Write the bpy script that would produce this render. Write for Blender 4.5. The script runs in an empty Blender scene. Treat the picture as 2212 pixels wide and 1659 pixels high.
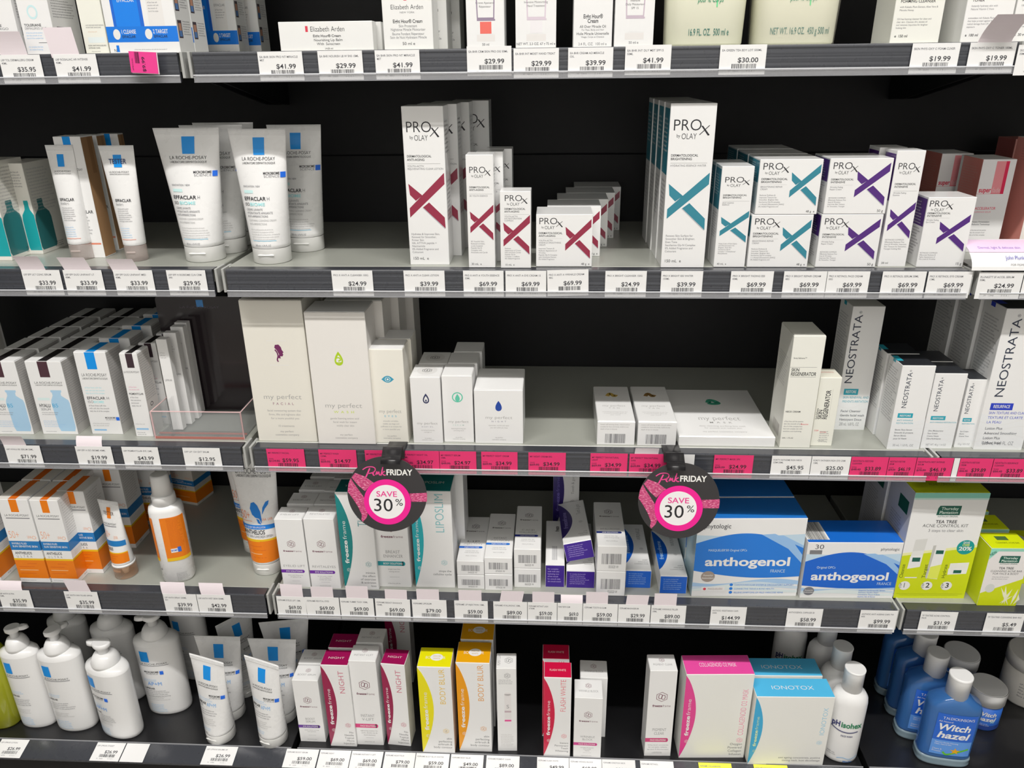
import bpy, math, random
from mathutils import Vector, Matrix
random.seed(7)
C = bpy.context.scene.collection
SC = bpy.context.scene
CZ = 1.45                                   # eye height above the shop floor
# ---------------------------------------------------------------- camera, world, lamps, exposure
FOC, PITCH, YAW, ROLL = 1666.26, .3898, -.0547, -.0116
_F = Vector((math.sin(YAW)*math.cos(PITCH), math.cos(YAW)*math.cos(PITCH), -math.sin(PITCH)))
_r = Vector((math.cos(YAW), -math.sin(YAW), 0)); _u = _r.cross(_F)
_R = _r*math.cos(ROLL) + _u*math.sin(ROLL); _U = _u*math.cos(ROLL) - _r*math.sin(ROLL)
cam = bpy.data.objects.new('camera', bpy.data.cameras.new('camera')); C.objects.link(cam)
cam.matrix_world = Matrix(((_R.x, _U.x, -_F.x, 0), (_R.y, _U.y, -_F.y, -1.0), (_R.z, _U.z, -_F.z, CZ), (0, 0, 0, 1)))
cam.data.sensor_width = 36; cam.data.lens = FOC/2212*36; cam.data.clip_start = .02
SC.camera = cam
w = bpy.data.worlds.new('shop_ambient'); SC.world = w; w.use_nodes = True
w.node_tree.nodes['Background'].inputs[0].default_value = (1, .985, .96, 1)
w.node_tree.nodes['Background'].inputs[1].default_value = .05
def lamp(name, x, y, z, sx, sy, watts, col=(1, .97, .93)):
    L = bpy.data.lights.new(name, 'AREA'); L.shape = 'RECTANGLE'; L.size = sx; L.size_y = sy; L.energy = watts; L.color = col
    o = bpy.data.objects.new(name, L); o.location = (x, y, z); C.objects.link(o); return o
lamp('ceiling_strip_lamp', 0.1, -1.36, CZ+2.36, 3.4, .08, 132)
lamp('added_aisle_fill_lamp', 0.2, -1.7, CZ+2.36, 4.0, .5, 50).rotation_euler = (math.radians(-52), 0, 0)  # unseen lamp added for fill, bounced off the opposite wall
SC.view_settings.view_transform = 'Standard'; SC.view_settings.look = 'None'
SC.view_settings.exposure = -.2; SC.view_settings.gamma = 1; SC.view_settings.use_curve_mapping = False
# ---------------------------------------------------------------- pixel (2212 x 1659) to point helpers; z is relative to the eye
def ray(x, y): return _F*FOC + _R*(x-1106) - _U*(y-829.5)
def at_y(x, y, Y):
    d = ray(x, y); d = d*((1+Y)/d.y); return Vector((d.x, Y, d.z))
def at_z(x, y, z):
    d = ray(x, y); d = d*(z/d.z); return Vector((d.x, d.y-1, z))
def pix(X, Y, z):
    P = Vector((X, Y+1, z)); d = P.dot(_F); return 1106+FOC*P.dot(_R)/d, 829.5-FOC*P.dot(_U)/d
def height_at(X, Y, z0, ypx):
    z = z0+.1
    for _ in range(6): z = at_y(pix(X, Y, z)[0], ypx, Y).z
    return z - z0
# ---------------------------------------------------------------- materials
_M = {}
def lin(c): return c/12.92 if c <= .04045 else ((c+.055)/1.055)**2.4
def rgb(h): return tuple(lin(int(h[i:i+2], 16)/255) for i in (0, 2, 4)) + (1,)
def M(h, r=.5, coat=0., metal=0., bump=.0, tr=0., ior=1.45):
    k = (h, r, coat, metal, bump, tr, ior)
    if k in _M: return _M[k]
    m = bpy.data.materials.new('surface_'+h); m.use_nodes = True
    nt = m.node_tree; b = nt.nodes['Principled BSDF']
    c = rgb(h)
    if max(c)-min(c) > .12: c = tuple(min(.95, x*1.28) for x in c[:3])+(1,)      # printed inks
    b.inputs['Base Color'].default_value = c; b.inputs['Roughness'].default_value = r
    b.inputs['Metallic'].default_value = metal; b.inputs['Coat Weight'].default_value = coat
    b.inputs['Coat Roughness'].default_value = .12; b.inputs['IOR'].default_value = ior
    b.inputs['Transmission Weight'].default_value = tr
    n = nt.nodes.new('ShaderNodeTexNoise'); n.inputs['Scale'].default_value = 60; n.inputs['Detail'].default_value = 3
    tc = nt.nodes.new('ShaderNodeTexCoord'); nt.links.new(tc.outputs['Object'], n.inputs['Vector'])
    mr = nt.nodes.new('ShaderNodeMapRange'); nt.links.new(n.outputs['Fac'], mr.inputs['Value'])
    mr.inputs['To Min'].default_value = max(0, r-.05); mr.inputs['To Max'].default_value = r+.05
    nt.links.new(mr.outputs['Result'], b.inputs['Roughness'])
    if bump:
        bp = nt.nodes.new('ShaderNodeBump'); bp.inputs['Strength'].default_value = bump; bp.inputs['Distance'].default_value = .002
        nt.links.new(n.outputs['Fac'], bp.inputs['Height']); nt.links.new(bp.outputs['Normal'], b.inputs['Normal'])
    _M[k] = m; return m
def clear(h, fac, r=.05):
    k = ('clear', h, fac, r)
    if k in _M: return _M[k]
    m = bpy.data.materials.new('clear_plastic_'+h); m.use_nodes = True; nt = m.node_tree; b = nt.nodes['Principled BSDF']
    b.inputs['Base Color'].default_value = rgb(h); b.inputs['Roughness'].default_value = r
    t = nt.nodes.new('ShaderNodeBsdfTransparent'); mx = nt.nodes.new('ShaderNodeMixShader')
    n = nt.nodes.new('ShaderNodeTexNoise'); n.inputs['Scale'].default_value = 8
    mr = nt.nodes.new('ShaderNodeMapRange'); nt.links.new(n.outputs['Fac'], mr.inputs['Value'])
    mr.inputs['To Min'].default_value = fac*.96; mr.inputs['To Max'].default_value = fac*1.04
    nt.links.new(mr.outputs['Result'], mx.inputs[0]); nt.links.new(t.outputs[0], mx.inputs[1]); nt.links.new(b.outputs[0], mx.inputs[2])
    nt.links.new(mx.outputs[0], nt.nodes['Material Output'].inputs['Surface']); _M[k] = m; return m
def glitter():
    if 'gl' in _M: return _M['gl']
    m = bpy.data.materials.new('pink_glitter_print'); m.use_nodes = True; nt = m.node_tree; b = nt.nodes['Principled BSDF']
    v = nt.nodes.new('ShaderNodeTexNoise'); v.inputs['Scale'].default_value = 1.0; v.inputs['Detail'].default_value = 2
    tc = nt.nodes.new('ShaderNodeTexCoord'); mp = nt.nodes.new('ShaderNodeMapping'); mp.inputs['Scale'].default_value = (260, 260, 900)
    mp.inputs['Rotation'].default_value = (0, .9, 0)
    nt.links.new(tc.outputs['Object'], mp.inputs[0]); nt.links.new(mp.outputs[0], v.inputs['Vector'])
    cr = nt.nodes.new('ShaderNodeValToRGB'); e = cr.color_ramp.elements
    e[0].position = .35; e[0].color = rgb('b52a63'); e[1].position = .72; e[1].color = rgb('ffd0e0')
    x = cr.color_ramp.elements.new(.55); x.color = rgb('d8568c')
    nt.links.new(v.outputs['Fac'], cr.inputs[0]); nt.links.new(cr.outputs[0], b.inputs['Base Color']); b.inputs['Roughness'].default_value = .4
    _M['gl'] = m; return m
PAPER, CREAM, GREY, INK, SOFT = 'ecebe7', 'e9e6de', '9a9a9a', '26262b', '77777c'
# ---------------------------------------------------------------- lettering: every glyph becomes a small flat mesh once
CH = [chr(c) for c in range(33, 127)] + list('éè®™©')
_G = {}; _A = {}
def load_glyphs():
    obs = []
    def mk(body, off):
        c = bpy.data.curves.new('glyph', 'FONT'); c.body = body; c.size = 1; c.resolution_u = 4; c.fill_mode = 'FRONT'; c.offset = off
        o = bpy.data.objects.new('glyph', c); C.objects.link(o); return o
    for wt, off in (('l', -.008), ('r', .0), ('b', .013), ('x', .027)):
        for ch in CH: obs.append((mk(ch, off), ch, wt))
    adv = [(mk('H'+ch+'H', 0), ch) for ch in CH]; hh = mk('HH', 0)
    dg = bpy.context.evaluated_depsgraph_get(); dg.update()
    for o, ch, wt in obs:
        me = o.evaluated_get(dg).to_mesh()
        _G[ch, wt] = ([(v.co.x, v.co.y) for v in me.vertices], [tuple(p.vertices) for p in me.polygons])
        o.evaluated_get(dg).to_mesh_clear()
    def wid(o):
        me = o.evaluated_get(dg).to_mesh(); xs = [v.co.x for v in me.vertices]; o.evaluated_get(dg).to_mesh_clear(); return max(xs)-min(xs)
    base = wid(hh)
    for o, ch in adv: _A[ch] = wid(o)-base
    _A[' '] = .28
    for o in [t[0] for t in obs] + [t[0] for t in adv] + [hh]:
        c = o.data; bpy.data.objects.remove(o); bpy.data.curves.remove(c)
load_glyphs()
CAP = max(y for x, y in _G['H', 'r'][0])
# ---------------------------------------------------------------- mesh builder
class MB:
    def __init__(s): s.v = []; s.f = []; s.m = []; s.s = []; s.mats = []
    def mi(s, mat):
        if mat not in s.mats: s.mats.append(mat)
        return s.mats.index(mat)
    def add(s, vs, fs, mat, smooth=False):
        n = len(s.v); s.v += [tuple(p) for p in vs]; k = s.mi(mat)
        for f in fs: s.f.append(tuple(i+n for i in f)); s.m.append(k); s.s.append(smooth)
    def box(s, x0, x1, y0, y1, z0, z1, mat, c=.0004, faces=None):
        c = min(c, (x1-x0)*.3, (y1-y0)*.3, (z1-z0)*.3)
        X, Y, Z = (x0, x1), (y0, y1), (z0, z1); vs = []; ix = {}
        for i in (0, 1):
            for j in (0, 1):
                for k in (0, 1):
                    di, dj, dk = (1-2*i)*c, (1-2*j)*c, (1-2*k)*c
                    for a, p in (('x', (X[i], Y[j]+dj, Z[k]+dk)), ('y', (X[i]+di, Y[j], Z[k]+dk)), ('z', (X[i]+di, Y[j]+dj, Z[k]))):
                        ix[i, j, k, a] = len(vs); vs.append(p)
        fr = {'l': [(0, 0, 0), (0, 0, 1), (0, 1, 1), (0, 1, 0)], 'r': [(1, 0, 0), (1, 1, 0), (1, 1, 1), (1, 0, 1)],
              'f': [(0, 0, 0), (1, 0, 0), (1, 0, 1), (0, 0, 1)], 'k': [(0, 1, 0), (0, 1, 1), (1, 1, 1), (1, 1, 0)],
              'b': [(0, 0, 0), (0, 1, 0), (1, 1, 0), (1, 0, 0)], 't': [(0, 0, 1), (1, 0, 1), (1, 1, 1), (0, 1, 1)]}
        ax = {'l': 'x', 'r': 'x', 'f': 'y', 'k': 'y', 'b': 'z', 't': 'z'}
        base = len(s.v); s.v += vs
        for k, q in fr.items():
            s.f.append(tuple(base+ix[t+(ax[k],)] for t in q)); s.m.append(s.mi((faces or {}).get(k, mat))); s.s.append(False)
        mi = s.mi(mat)
        for i in (0, 1):
            for j in (0, 1):
                for q in ([(i, j, 0, 'x'), (i, j, 0, 'y'), (i, j, 1, 'y'), (i, j, 1, 'x')], [(i, 0, j, 'x'), (i, 0, j, 'z'), (i, 1, j, 'z'), (i, 1, j, 'x')],
                          [(0, i, j, 'y'), (0, i, j, 'z'), (1, i, j, 'z'), (1, i, j, 'y')]):
                    s.f.append(tuple(base+ix[t] for t in q)); s.m.append(mi); s.s.append(False)
                for k in (0, 1):
                    s.f.append((base+ix[i, j, k, 'x'], base+ix[i, j, k, 'y'], base+ix[i, j, k, 'z'])); s.m.append(mi); s.s.append(False)
    def loft(s, rings, mat, n=36, p=2., caps=True):
        """rings: (z, half width, half depth[, x offset, y offset[, mat]]) ; None breaks the smooth run"""
        prev = None; first = None; last = None
        for r in rings:
            if r is None:
                prev = None; continue
            z, a, b = r[:3]; ox, oy = (r[3], r[4]) if len(r) > 4 else (0, 0); mt = r[5] if len(r) > 5 else mat
            vs = []
            for i in range(n):
                t = 2*math.pi*i/n; c, d = math.cos(t), math.sin(t)
                vs.append((ox+a*math.copysign(abs(c)**(2/p), c), oy+b*math.copysign(abs(d)**(2/p), d), z))
            i0 = len(s.v); s.v += vs
            if prev is not None:
                k = s.mi(mt)
                for i in range(n):
                    s.f.append((prev+i, prev+(i+1) % n, i0+(i+1) % n, i0+i)); s.m.append(k); s.s.append(True)
            if first is None: first = (i0, mt)
            prev = i0; last = (i0, mt)
        if caps:
            s.f.append(tuple(first[0]+n-1-i for i in range(n))); s.m.append(s.mi(first[1])); s.s.append(False)
            s.f.append(tuple(last[0]+i for i in range(n))); s.m.append(s.mi(last[1])); s.s.append(False)
    def build(s, name, parent=None, loc=None, rot=None):
        me = bpy.data.meshes.new(name); me.from_pydata(s.v, [], s.f)
        for m in s.mats: me.materials.append(m)
        me.polygons.foreach_set('material_index', s.m); me.polygons.foreach_set('use_smooth', s.s); me.update()
        o = bpy.data.objects.new(name, me); C.objects.link(o)
        if loc is not None: o.location = loc
        if rot is not None: o.rotation_euler = rot
        if parent: o.parent = parent
        return o
def tag(o, label, cat, group=None):
    o['label'] = label; o['category'] = cat
    if group: o['group'] = group
    return o
def empty(name, label, cat, loc, rz=0, group=None):
    o = bpy.data.objects.new(name, None); C.objects.link(o); o.location = loc; o.rotation_euler = (0, 0, rz); o.empty_display_size = .02
    return tag(o, label, cat, group)
ORD = ['first', 'second', 'third', 'fourth', 'fifth', 'sixth', 'seventh']
def copy_tree(o, parent=None):
    c = o.copy(); C.objects.link(c)
    if parent: c.parent = parent
    for ch in list(o.children): copy_tree(ch, c)
    return c
def queue(o, n, step, dx, noun, group, start=1):
    """copies of a thing standing one behind the other on the same shelf"""
    R = o.rotation_euler.to_matrix(); out = []
    for i in range(1, n+1):
        c = copy_tree(o); c.location = o.location + R @ Vector((dx*i, step*i, 0))
        c['label'] = noun + ', ' + ORD[i+start-1] + ' in its line'; c['group'] = group; out.append(c)
    o['group'] = group; return out
# ---------------------------------------------------------------- printable faces
class Face:
    """flat printable face: fractions u (left to right) and t (top to bottom)"""
    def __init__(s, O, U, V, w, h): s.O, s.U, s.V, s.w, s.h = Vector(O), Vector(U), Vector(V), w, h; s.N = s.U.cross(s.V)
    def p(s, u, v, k): return s.O + s.U*u + s.V*v + s.N*(k*.00005)
class Round:
    """front of a lofted body; fn(v) -> (half width, half depth, y centre); u measured along x"""
    def __init__(s, w, h, fn, z0=0, pw=2., k0=1.5): s.w, s.h, s.fn, s.z0, s.pw, s.k0 = w, h, fn, z0, pw, k0
    def p(s, u, v, k):
        a, b, oy = s.fn(v+s.z0); x = u-s.w/2; q = max(-.985, min(.985, x/max(a, 1e-5)))
        yy = (1-abs(q)**s.pw)**(1/s.pw); e = (k+s.k0)*.00014
        return Vector((x+e*q, oy-(b*yy+e), v+s.z0))
def poly(mb, S, pts, mat, k=1):
    mb.add([S.p(u*S.w, (1-t)*S.h, k) for u, t in pts], [tuple(range(len(pts)))][::1], mat)
def rect(mb, S, u0, t0, u1, t1, mat, k=1, n=1):
    vs = []; fs = []
    nv = n
    for j in range(nv+1):
        for i in range(n+1): vs.append(S.p((u0+(u1-u0)*i/n)*S.w, (1-t1+(t1-t0)*j/nv)*S.h, k))
    for j in range(nv):
        for i in range(n): a = j*(n+1)+i; fs.append((a, a+1, a+n+2, a+n+1))
    mb.add(vs, fs, mat, n > 1)
def oval(mb, S, u, t, ru, rt, mat, k=1, n=28, inner=0., a0=0, a1=360):
    """ru, rt are fractions of w, h; inner gives a ring"""
    cu, cv = u*S.w, (1-t)*S.h; A = [math.radians(a0+(a1-a0)*i/n) for i in range(n+1)]
    o = [S.p(cu+ru*S.w*math.cos(a), cv+rt*S.h*math.sin(a), k) for a in A]
    if inner:
        q = [S.p(cu+ru*inner*S.w*math.cos(a), cv+rt*inner*S.h*math.sin(a), k) for a in A]
        mb.add(o+q, [(i, i+1, n+2+i, n+1+i) for i in range(n)], mat)
    else: mb.add(o[:-1], [tuple(range(n))], mat)
def stroke(mb, S, pts, wd, mat, k=2):
    """ribbon along (u, t) fractions, wd in fractions of height"""
    P = [(u*S.w, (1-t)*S.h) for u, t in pts]; L = []; R_ = []; hw = wd*S.h/2
    for i, (x, y) in enumerate(P):
        a = P[max(0, i-1)]; b = P[min(len(P)-1, i+1)]; dx, dy = b[0]-a[0], b[1]-a[1]; d = math.hypot(dx, dy) or 1
        L.append(S.p(x-dy/d*hw, y+dx/d*hw, k)); R_.append(S.p(x+dy/d*hw, y-dx/d*hw, k))
    n = len(P); mb.add(R_+L, [(i, i+1, n+i+1, n+i) for i in range(n-1)], mat)
def curve(pts, n=6):
    out = []
    for i in range(len(pts)-1):
        p0, p1, p2, p3 = pts[max(0, i-1)], pts[i], pts[i+1], pts[min(len(pts)-1, i+2)]
        for j in range(n):
            t = j/n
            out.append(tuple(.5*((2*b)+(-a+c)*t+(2*a-5*b+4*c-d)*t*t+(-a+3*b-3*c+d)*t**3) for a, b, c, d in zip(p0, p1, p2, p3)))
    return out+[pts[-1]]
def text(mb, S, u, t, cap, st, mat, w='r', al='l', rot=0, sh=0., fw=None, k=2, xs=1., tr=0.):
    """baseline starts (or centres, al='c') at fractions (u, t); cap height is a fraction of S.h; fw = width as a fraction of S.w
    (of S.h when turned)"""
    if not st.strip(): return
    s = cap*S.h/CAP; W = sum(_A.get(c, .5)+tr for c in st)-tr
    if fw: xs = fw*(S.h if rot else S.w)/(W*s)
    elif not rot:                                     # keep print inside its panel
        lim = (.975-u if al == 'l' else (u-.02 if al == 'r' else 1.92*min(u, 1-u)))*S.w
        if W*s*xs > lim > 0: xs = lim/(W*s)
    x = 0 if al == 'l' else (-W/2 if al == 'c' else -W)
    cr, sr = math.cos(math.radians(rot)), math.sin(math.radians(rot)); u0, v0 = u*S.w, (1-t)*S.h
    vs = []; fs = []
    for c in st:
        if (c, w) in _G:
            g, gf = _G[c, w]
            for e, (dx, dy) in enumerate(((0, 0),)):
                n = len(vs)
                for gx, gy in g:
                    a, b = (x+gx+dx+sh*gy)*s*xs, (gy+dy)*s
                    vs.append(S.p(u0+a*cr-b*sr, v0+a*sr+b*cr, k+e*.12))
                fs += [tuple(i+n for i in f) for f in gf]
        x += _A.get(c, .5)+tr
    mb.add(vs, fs, mat)
def para(mb, S, u, t, cap, lines, mat, lh=1.75, al='l', w='r', xs=.95, k=2):
    for i, l in enumerate(lines): text(mb, S, u, t+i*cap*lh, cap, l, mat, w=w, al=al, xs=xs, k=k)
def barcode(mb, S, u0, t0, u1, t1, mat, n=26, seed=1, k=2):
    r = random.Random(seed); x = 0.; seg = []
    while x < 1: a = r.choice((.012, .012, .024, .036)); seg.append((x, min(1, x+a))); x += a+r.choice((.012, .018, .03))
    for a, b in seg: rect(mb, S, u0+(u1-u0)*a, t0, u0+(u1-u0)*b, t1, mat, k)
# ---------------------------------------------------------------- the shelving bay
ZB = [-.0125, -.2840, -.5540, -.8248, -1.1225]       # underside of each price rail (relative to the eye)
HR = [.0335, .036, .0375, .0425, .0085]              # rail heights
ZD = [ZB[i]+HR[i] for i in range(5)]                 # shelf decks
BACK, LED = .345, .018
BAY = [(-1.30, -.4545), (-.4435, .5390), (.5490, 1.35)]
BAYN = ['left', 'middle', 'right']; ROWN = ['top', 'second', 'third', 'fourth', 'bottom']
def structure(o): o['kind'] = 'structure'; return o
mb = MB(); mb.box(-3, 3, -3.2, .6, -.04, 0, M('8f8b84', .35, bump=.05)); structure(mb.build('floor'))
mb = MB(); mb.box(-3, 3, -3.2, .6, CZ+2.42, CZ+2.46, M('dedcd6', .7)); structure(mb.build('ceiling'))
mb = MB(); mb.box(-3, 3, -3.24, -3.2, 0, CZ+2.42, M('e4e2de', .6)); structure(mb.build('wall_front'))
zs = CZ+at_y(1500, 331, BACK).z
mb = MB()
for a, b in ((0, zs-.0012), (zs+.0012, 2.3)): mb.box(-3, 3, BACK+.003, BACK+.03, a, b, M('0d0d11', .55))
structure(mb.build('wall_back'))
RAIL, LIP = M('3b3d43', .28, coat=.6), clear('d9dade', .26, .12)
def shelf(row, bay):
    x0, x1 = BAY[bay]; zb, zd = CZ+ZB[row], CZ+ZD[row]
    root = empty('shelf', '%s metal shelf with charcoal price rail, %s bay, %s' % ('black' if row == 4 else 'grey white', BAYN[bay],
        ('topmost of five', 'second from top', 'third from top', 'fourth from top', 'lowest of five')[row]), 'shelf', ((x0+x1)/2, 0, zd), 0, 'shelves of the shop display')
    h = (x1-x0)/2; mb = MB()
    if row < 4:
        dm = M('94968f', .3, coat=.15)
        mb.box(-h, h, LED, BACK, -.022, 0, dm, .0012); mb.build('deck', root)
        mb = MB(); mb.box(-h+.004, h-.004, .0012, LED-.0002, -.0016, -.0004, M('3a3b40', .3, coat=.4), .0003); mb.build('front_ledge', root)
        mb = MB(); H = HR[row]
        # extruded rail: back plate, upper lip, slightly bowed face
        rr = random.Random(row); prof = [(.0016, 0), (.0002, .0001), (-.0008, -.0004), (-.0014, -.0013), (-.0016, -.003)]
        for i in range(1, 15): prof.append((-.0013+rr.uniform(-.00022, .00022), -.003-(H-.0105)*i/15))
        prof += [(-.0012, -H+.0075), (-.0028, -H+.005), (-.0030, -H), (.0015, -H), (.0015, -.002)]
        for s in range(len(prof)-1):
            (ya, za), (yb_, zc) = prof[s], prof[s+1]
            mb.add([(-h+.004, ya, za), (h-.004, ya, za), (h-.004, yb_, zc), (-h+.004, yb_, zc)], [(0, 3, 2, 1)], RAIL)
        mb.build('price_rail', root)
        mb = MB(); mb.box(-h+.003, h-.003, -.0046, -.0036, -H-.0004, -H+.0062, LIP, .0003)
        mb.box(-h+.003, h-.003, -.0052, -.0034, -H-.0012, -H-.0002, M('7b7c81', .3, coat=.4), .0002)
        mb.box(-h+.003, h-.003, -.0050, -.0036, -H+.0066, -H+.0080, M('c9cbd0', .2, coat=.5), .0002); mb.build('clear_lip', root)
        for sx in (-1, 1):
            mb = MB(); mb.box(sx*h-.0025 if sx < 0 else sx*h-.001, sx*h+.001 if sx < 0 else sx*h+.0025, -.0012, .03, -H+.004, .0006, M('a3a4a2', .4), .0004); mb.build('end_cap', root)
            mb = MB(); t = .0018; x = sx*(h-.003)
            q = [(.03, -.0222), (BACK-.002, -.0222), (BACK-.002, -.075), (BACK-.06, -.072), (.05, -.03)]
            vs = [(x-t, y, z) for y, z in q]+[(x+t, y, z) for y, z in q]; n = len(q)
            mb.add(vs, [tuple(range(n)), tuple(range(2*n-1, n-1, -1))]+[(i, i+n, (i+1) % n+n, (i+1) % n) for i in range(n)], M('17171a', .5)); mb.build('bracket', root)
    else:
        mb.box(-h, h, .0, BACK, -.02, 0, M('1b1b1d', .3, coat=.3, bump=.02), .001); mb.build('deck', root)
        mb = MB(); mb.box(-h, h, -.0016, -.0002, -.004, .0022, M('8d8e92', .3), .0004)
        mb.add([(-h, -.0016, .0), (h, -.0016, .0), (h, -.034, -.0085), (-h, -.034, -.0085)], [(0, 3, 2, 1)], RAIL)
        mb.add([(-h, -.034, -.0085), (h, -.034, -.0085), (h, -.034, -.0125), (-h, -.034, -.0125)], [(0, 3, 2, 1)], RAIL)
        mb.add([(-h, -.034, -.0125), (h, -.034, -.0125), (h, -.0016, -.006), (-h, -.0016, -.006)], [(0, 3, 2, 1)], RAIL); mb.build('price_rail', root)
        mb = MB(); mb.box(-h, h, .004, .02, -zd+.001, -.0205, M('101013', .5), .001); mb.build('plinth', root)
for r in range(5):
    for b in range(3): shelf(r, b)
for b in range(3):                                   # unseen shelf above the frame, added to shade the top row
    mb = MB(); x0, x1 = BAY[b]; z = CZ+.258; mb.box(x0, x1, -.002, BACK, z, z+.036, M('94968f', .35), .001); structure(mb.build('unseen_upper_shelf_%d' % (b+1)))
# ---------------------------------------------------------------- price tickets
_T = {}
TICK = []
def ticket(row, x0, x1, price, desc, pink=False, was=None, tilt=0, tab=None, dz=0, plain=False, out=0, col=None):
    """x0, x1: pixel edges at mid height. tab=(x0, x1, bend) paper flag behind the ticket, px"""
    if row < 4:
        Y = -.0031-out; H = HR[row]; zm = ZB[row]+H/2
        X = 0
        for _ in range(4):
            ym = pix(X, Y, zm)[1]; A, B = at_y(x0, ym, Y), at_y(x1, ym, Y); X = (A.x+B.x)/2
        W = B.x-A.x; h = H-.0008
        loc = (X, Y, CZ+ZB[row]+.0002+dz); rot = (0, math.radians(tilt), 0)
    else:
        z = ZD[4]+.0016; X = at_y(x0, 1640, -.017).x
        for _ in range(4):
            ym = pix(X, -.016, z-.003)[1]; A, B = at_z(x0, ym, z-.003), at_z(x1, ym, z-.003); X = (A.x+B.x)/2
        W = B.x-A.x; h = .0335
        loc = (X, -.0352, CZ+ZD[4]-.0085+.0012); rot = (-math.atan2(.0335, .0085)+math.radians(0), 0, math.radians(tilt))
    mb = MB(); pc = col or ('d8336c' if pink else 'f1f0f1')
    pm = M(pc, .55); mb.box(-W/2, W/2, -.0001, .0001, 0, h, pm, .00005)
    S = Face((-W/2, -.00012, 0), (1, 0, 0), (0, 0, 1), W, h); ink = M('3a2430' if pink else '3c3c41', .6); lt = M('6b2748' if pink else '7d7d82', .6)
    seed = sum(map(ord, price+desc))+int(x0)
    if not plain:
        words = desc.split('|'); text(mb, S, .04, .215, .068, words[0], lt, w='b', fw=min(.88, .033*len(words[0])))
        if len(words) > 1: text(mb, S, .04, .325, .066, words[1], lt, w='b', fw=.033*len(words[1]))
        text(mb, S, .84, .585, .155, price, ink, w='b', al='r', fw=.075*len(price))
        if was:
            text(mb, S, .04, .48, .06, 'WAS', lt); text(mb, S, .04, .585, .085, was, lt, w='b', fw=.042*len(was)); rect(mb, S, .03, .545, .30, .555, lt, 3)
        barcode(mb, S, .27, .635, .80, .79, ink, seed=seed)
        text(mb, S, .2, .90, .06, 'W', lt); text(mb, S, .30, .90, .055, str(10000+seed*37 % 80000), lt); text(mb, S, .60, .90, .055, '0  0  8  1', lt)
    o = mb.build('price_ticket', None, loc, rot)
    if tab:
        t0, t1, hi = tab[:3]; bend = tab[3] if len(tab) > 3 else 0; tw = (t1-t0)/(x1-x0)*W; tx = ((t0+t1)/2-(x0+x1)/2)/(x1-x0)*W
        mb = MB(); n = 8; vs = []; tm = M('d9cfd4', .6); dx = tab[4] if len(tab) > 4 else 0
        for side in (0, .00016):
            for i in range(n+1):
                f = i/n
                for sx in (-1, 1): vs.append((tx+sx*tw/2+dx*f, .00035+side+bend*f*f, h-.004+hi*f))
        m = 2*(n+1); fs = []
        for i in range(n): a = 2*i; fs += [(a, a+1, a+3, a+2), (m+a, m+a+2, m+a+3, m+a+1), (a, a+2, m+a+2, m+a), (a+1, m+a+1, m+a+3, a+3)]
        fs += [(0, m, m+1, 1), (2*n, 2*n+1, m+2*n+1, m+2*n)]
        mb.add(vs, fs, tm); mb.build('paper_flag', o)
    TICK.append((row, x0, o, price, 'pink' if pink else ('yellow' if col else 'white'), bool(tab), plain))
    return o
def label_tickets():
    for row in range(5):
        q = sorted([t for t in TICK if t[0] == row], key=lambda t: t[1])
        for i, (_, x, o, price, c, tb, plain) in enumerate(q):
            n = ('leftmost', '2nd from left', '3rd from left')[i] if i < 3 else ('rightmost' if i == len(q)-1 else '%dth from left' % (i+1))
            if plain: tag(o, 'blank %s ticket, %s on the %s rail' % (c, n, ROWN[row]), 'price tag')
            else: tag(o, '%s price ticket %s%s, %s on the %s rail' % (c, price, ', flagged' if tb else '', n, ROWN[row]), 'price tag')
            o['group'] = 'price tickets along the %s rail' % ROWN[row]
# ---------------------------------------------------------------- cartons
DIM = {}
def carton(name, label, row, xl, xr, yb, yt, d, art=None, rot=0, Y=None, z0=0., mat=PAPER, faces=None, flap=None, yk=None, cat='box', grp=None, coat=.25, tilt=0, ry=0, h=None, lift=0.0):
    zl = ZD[row]+z0; xm = (xl+xr)/2; Rz = math.radians(rot)
    if Y is None: Y = at_z(xm, yb, zl).y
    if yb is None:
        X = 0
        for _ in range(4):
            yb = pix(X, Y, zl)[1]; X = at_y(xm, yb, Y).x
    A, B = at_y(xl, yb, Y), at_y(xr, yb, Y); X = (A.x+B.x)/2; wd = (B.x-A.x)/math.cos(Rz)
    if h is None: h = height_at(X, Y, zl, yt)
    if yk is not None:
        Yk = at_z(pix(X, Y+d, zl+h)[0], yk, zl+h).y; d = max(.01, Yk-Y)
    fm = {{'front': 'f', 'left': 'l', 'right': 'r', 'top': 't'}[k]: M(v, .45, coat) for k, v in (faces or {}).items()}
    mb = MB(); bm = M(mat, .45, coat); mb.box(-wd/2, wd/2, 0, d, 0, h, bm, .0005, fm)
    F = {'front': Face((-wd/2, 0, 0), (1, 0, 0), (0, 0, 1), wd, h), 'right': Face((wd/2, 0, 0), (0, 1, 0), (0, 0, 1), d, h),
         'left': Face((-wd/2, d, 0), (0, -1, 0), (0, 0, 1), d, h), 'top': Face((-wd/2, 0, h), (1, 0, 0), (0, 1, 0), wd, d)}
    fl = None
    if flap:
        fl = MB(); fl.box(-wd/2+.0007, wd/2-.0007, .0008, d-.0008, 0, .0007, M(flap, .45, coat), .0002)
        F['top'] = Face((-wd/2, 0, .0007), (1, 0, 0), (0, 1, 0), wd, d)
    if art: art(mb, F, fl if fl else mb)
    o = mb.build(name, None, (X, Y, CZ+zl+lift), (math.radians(tilt), math.radians(ry), Rz)); tag(o, label, cat, grp)
    if fl: fl.build('tuck_flap', o, (0, 0, h+.0002), (math.radians(lift and 0 or 0), 0, 0))
    DIM[o.name] = (wd, d, h); return o
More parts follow.
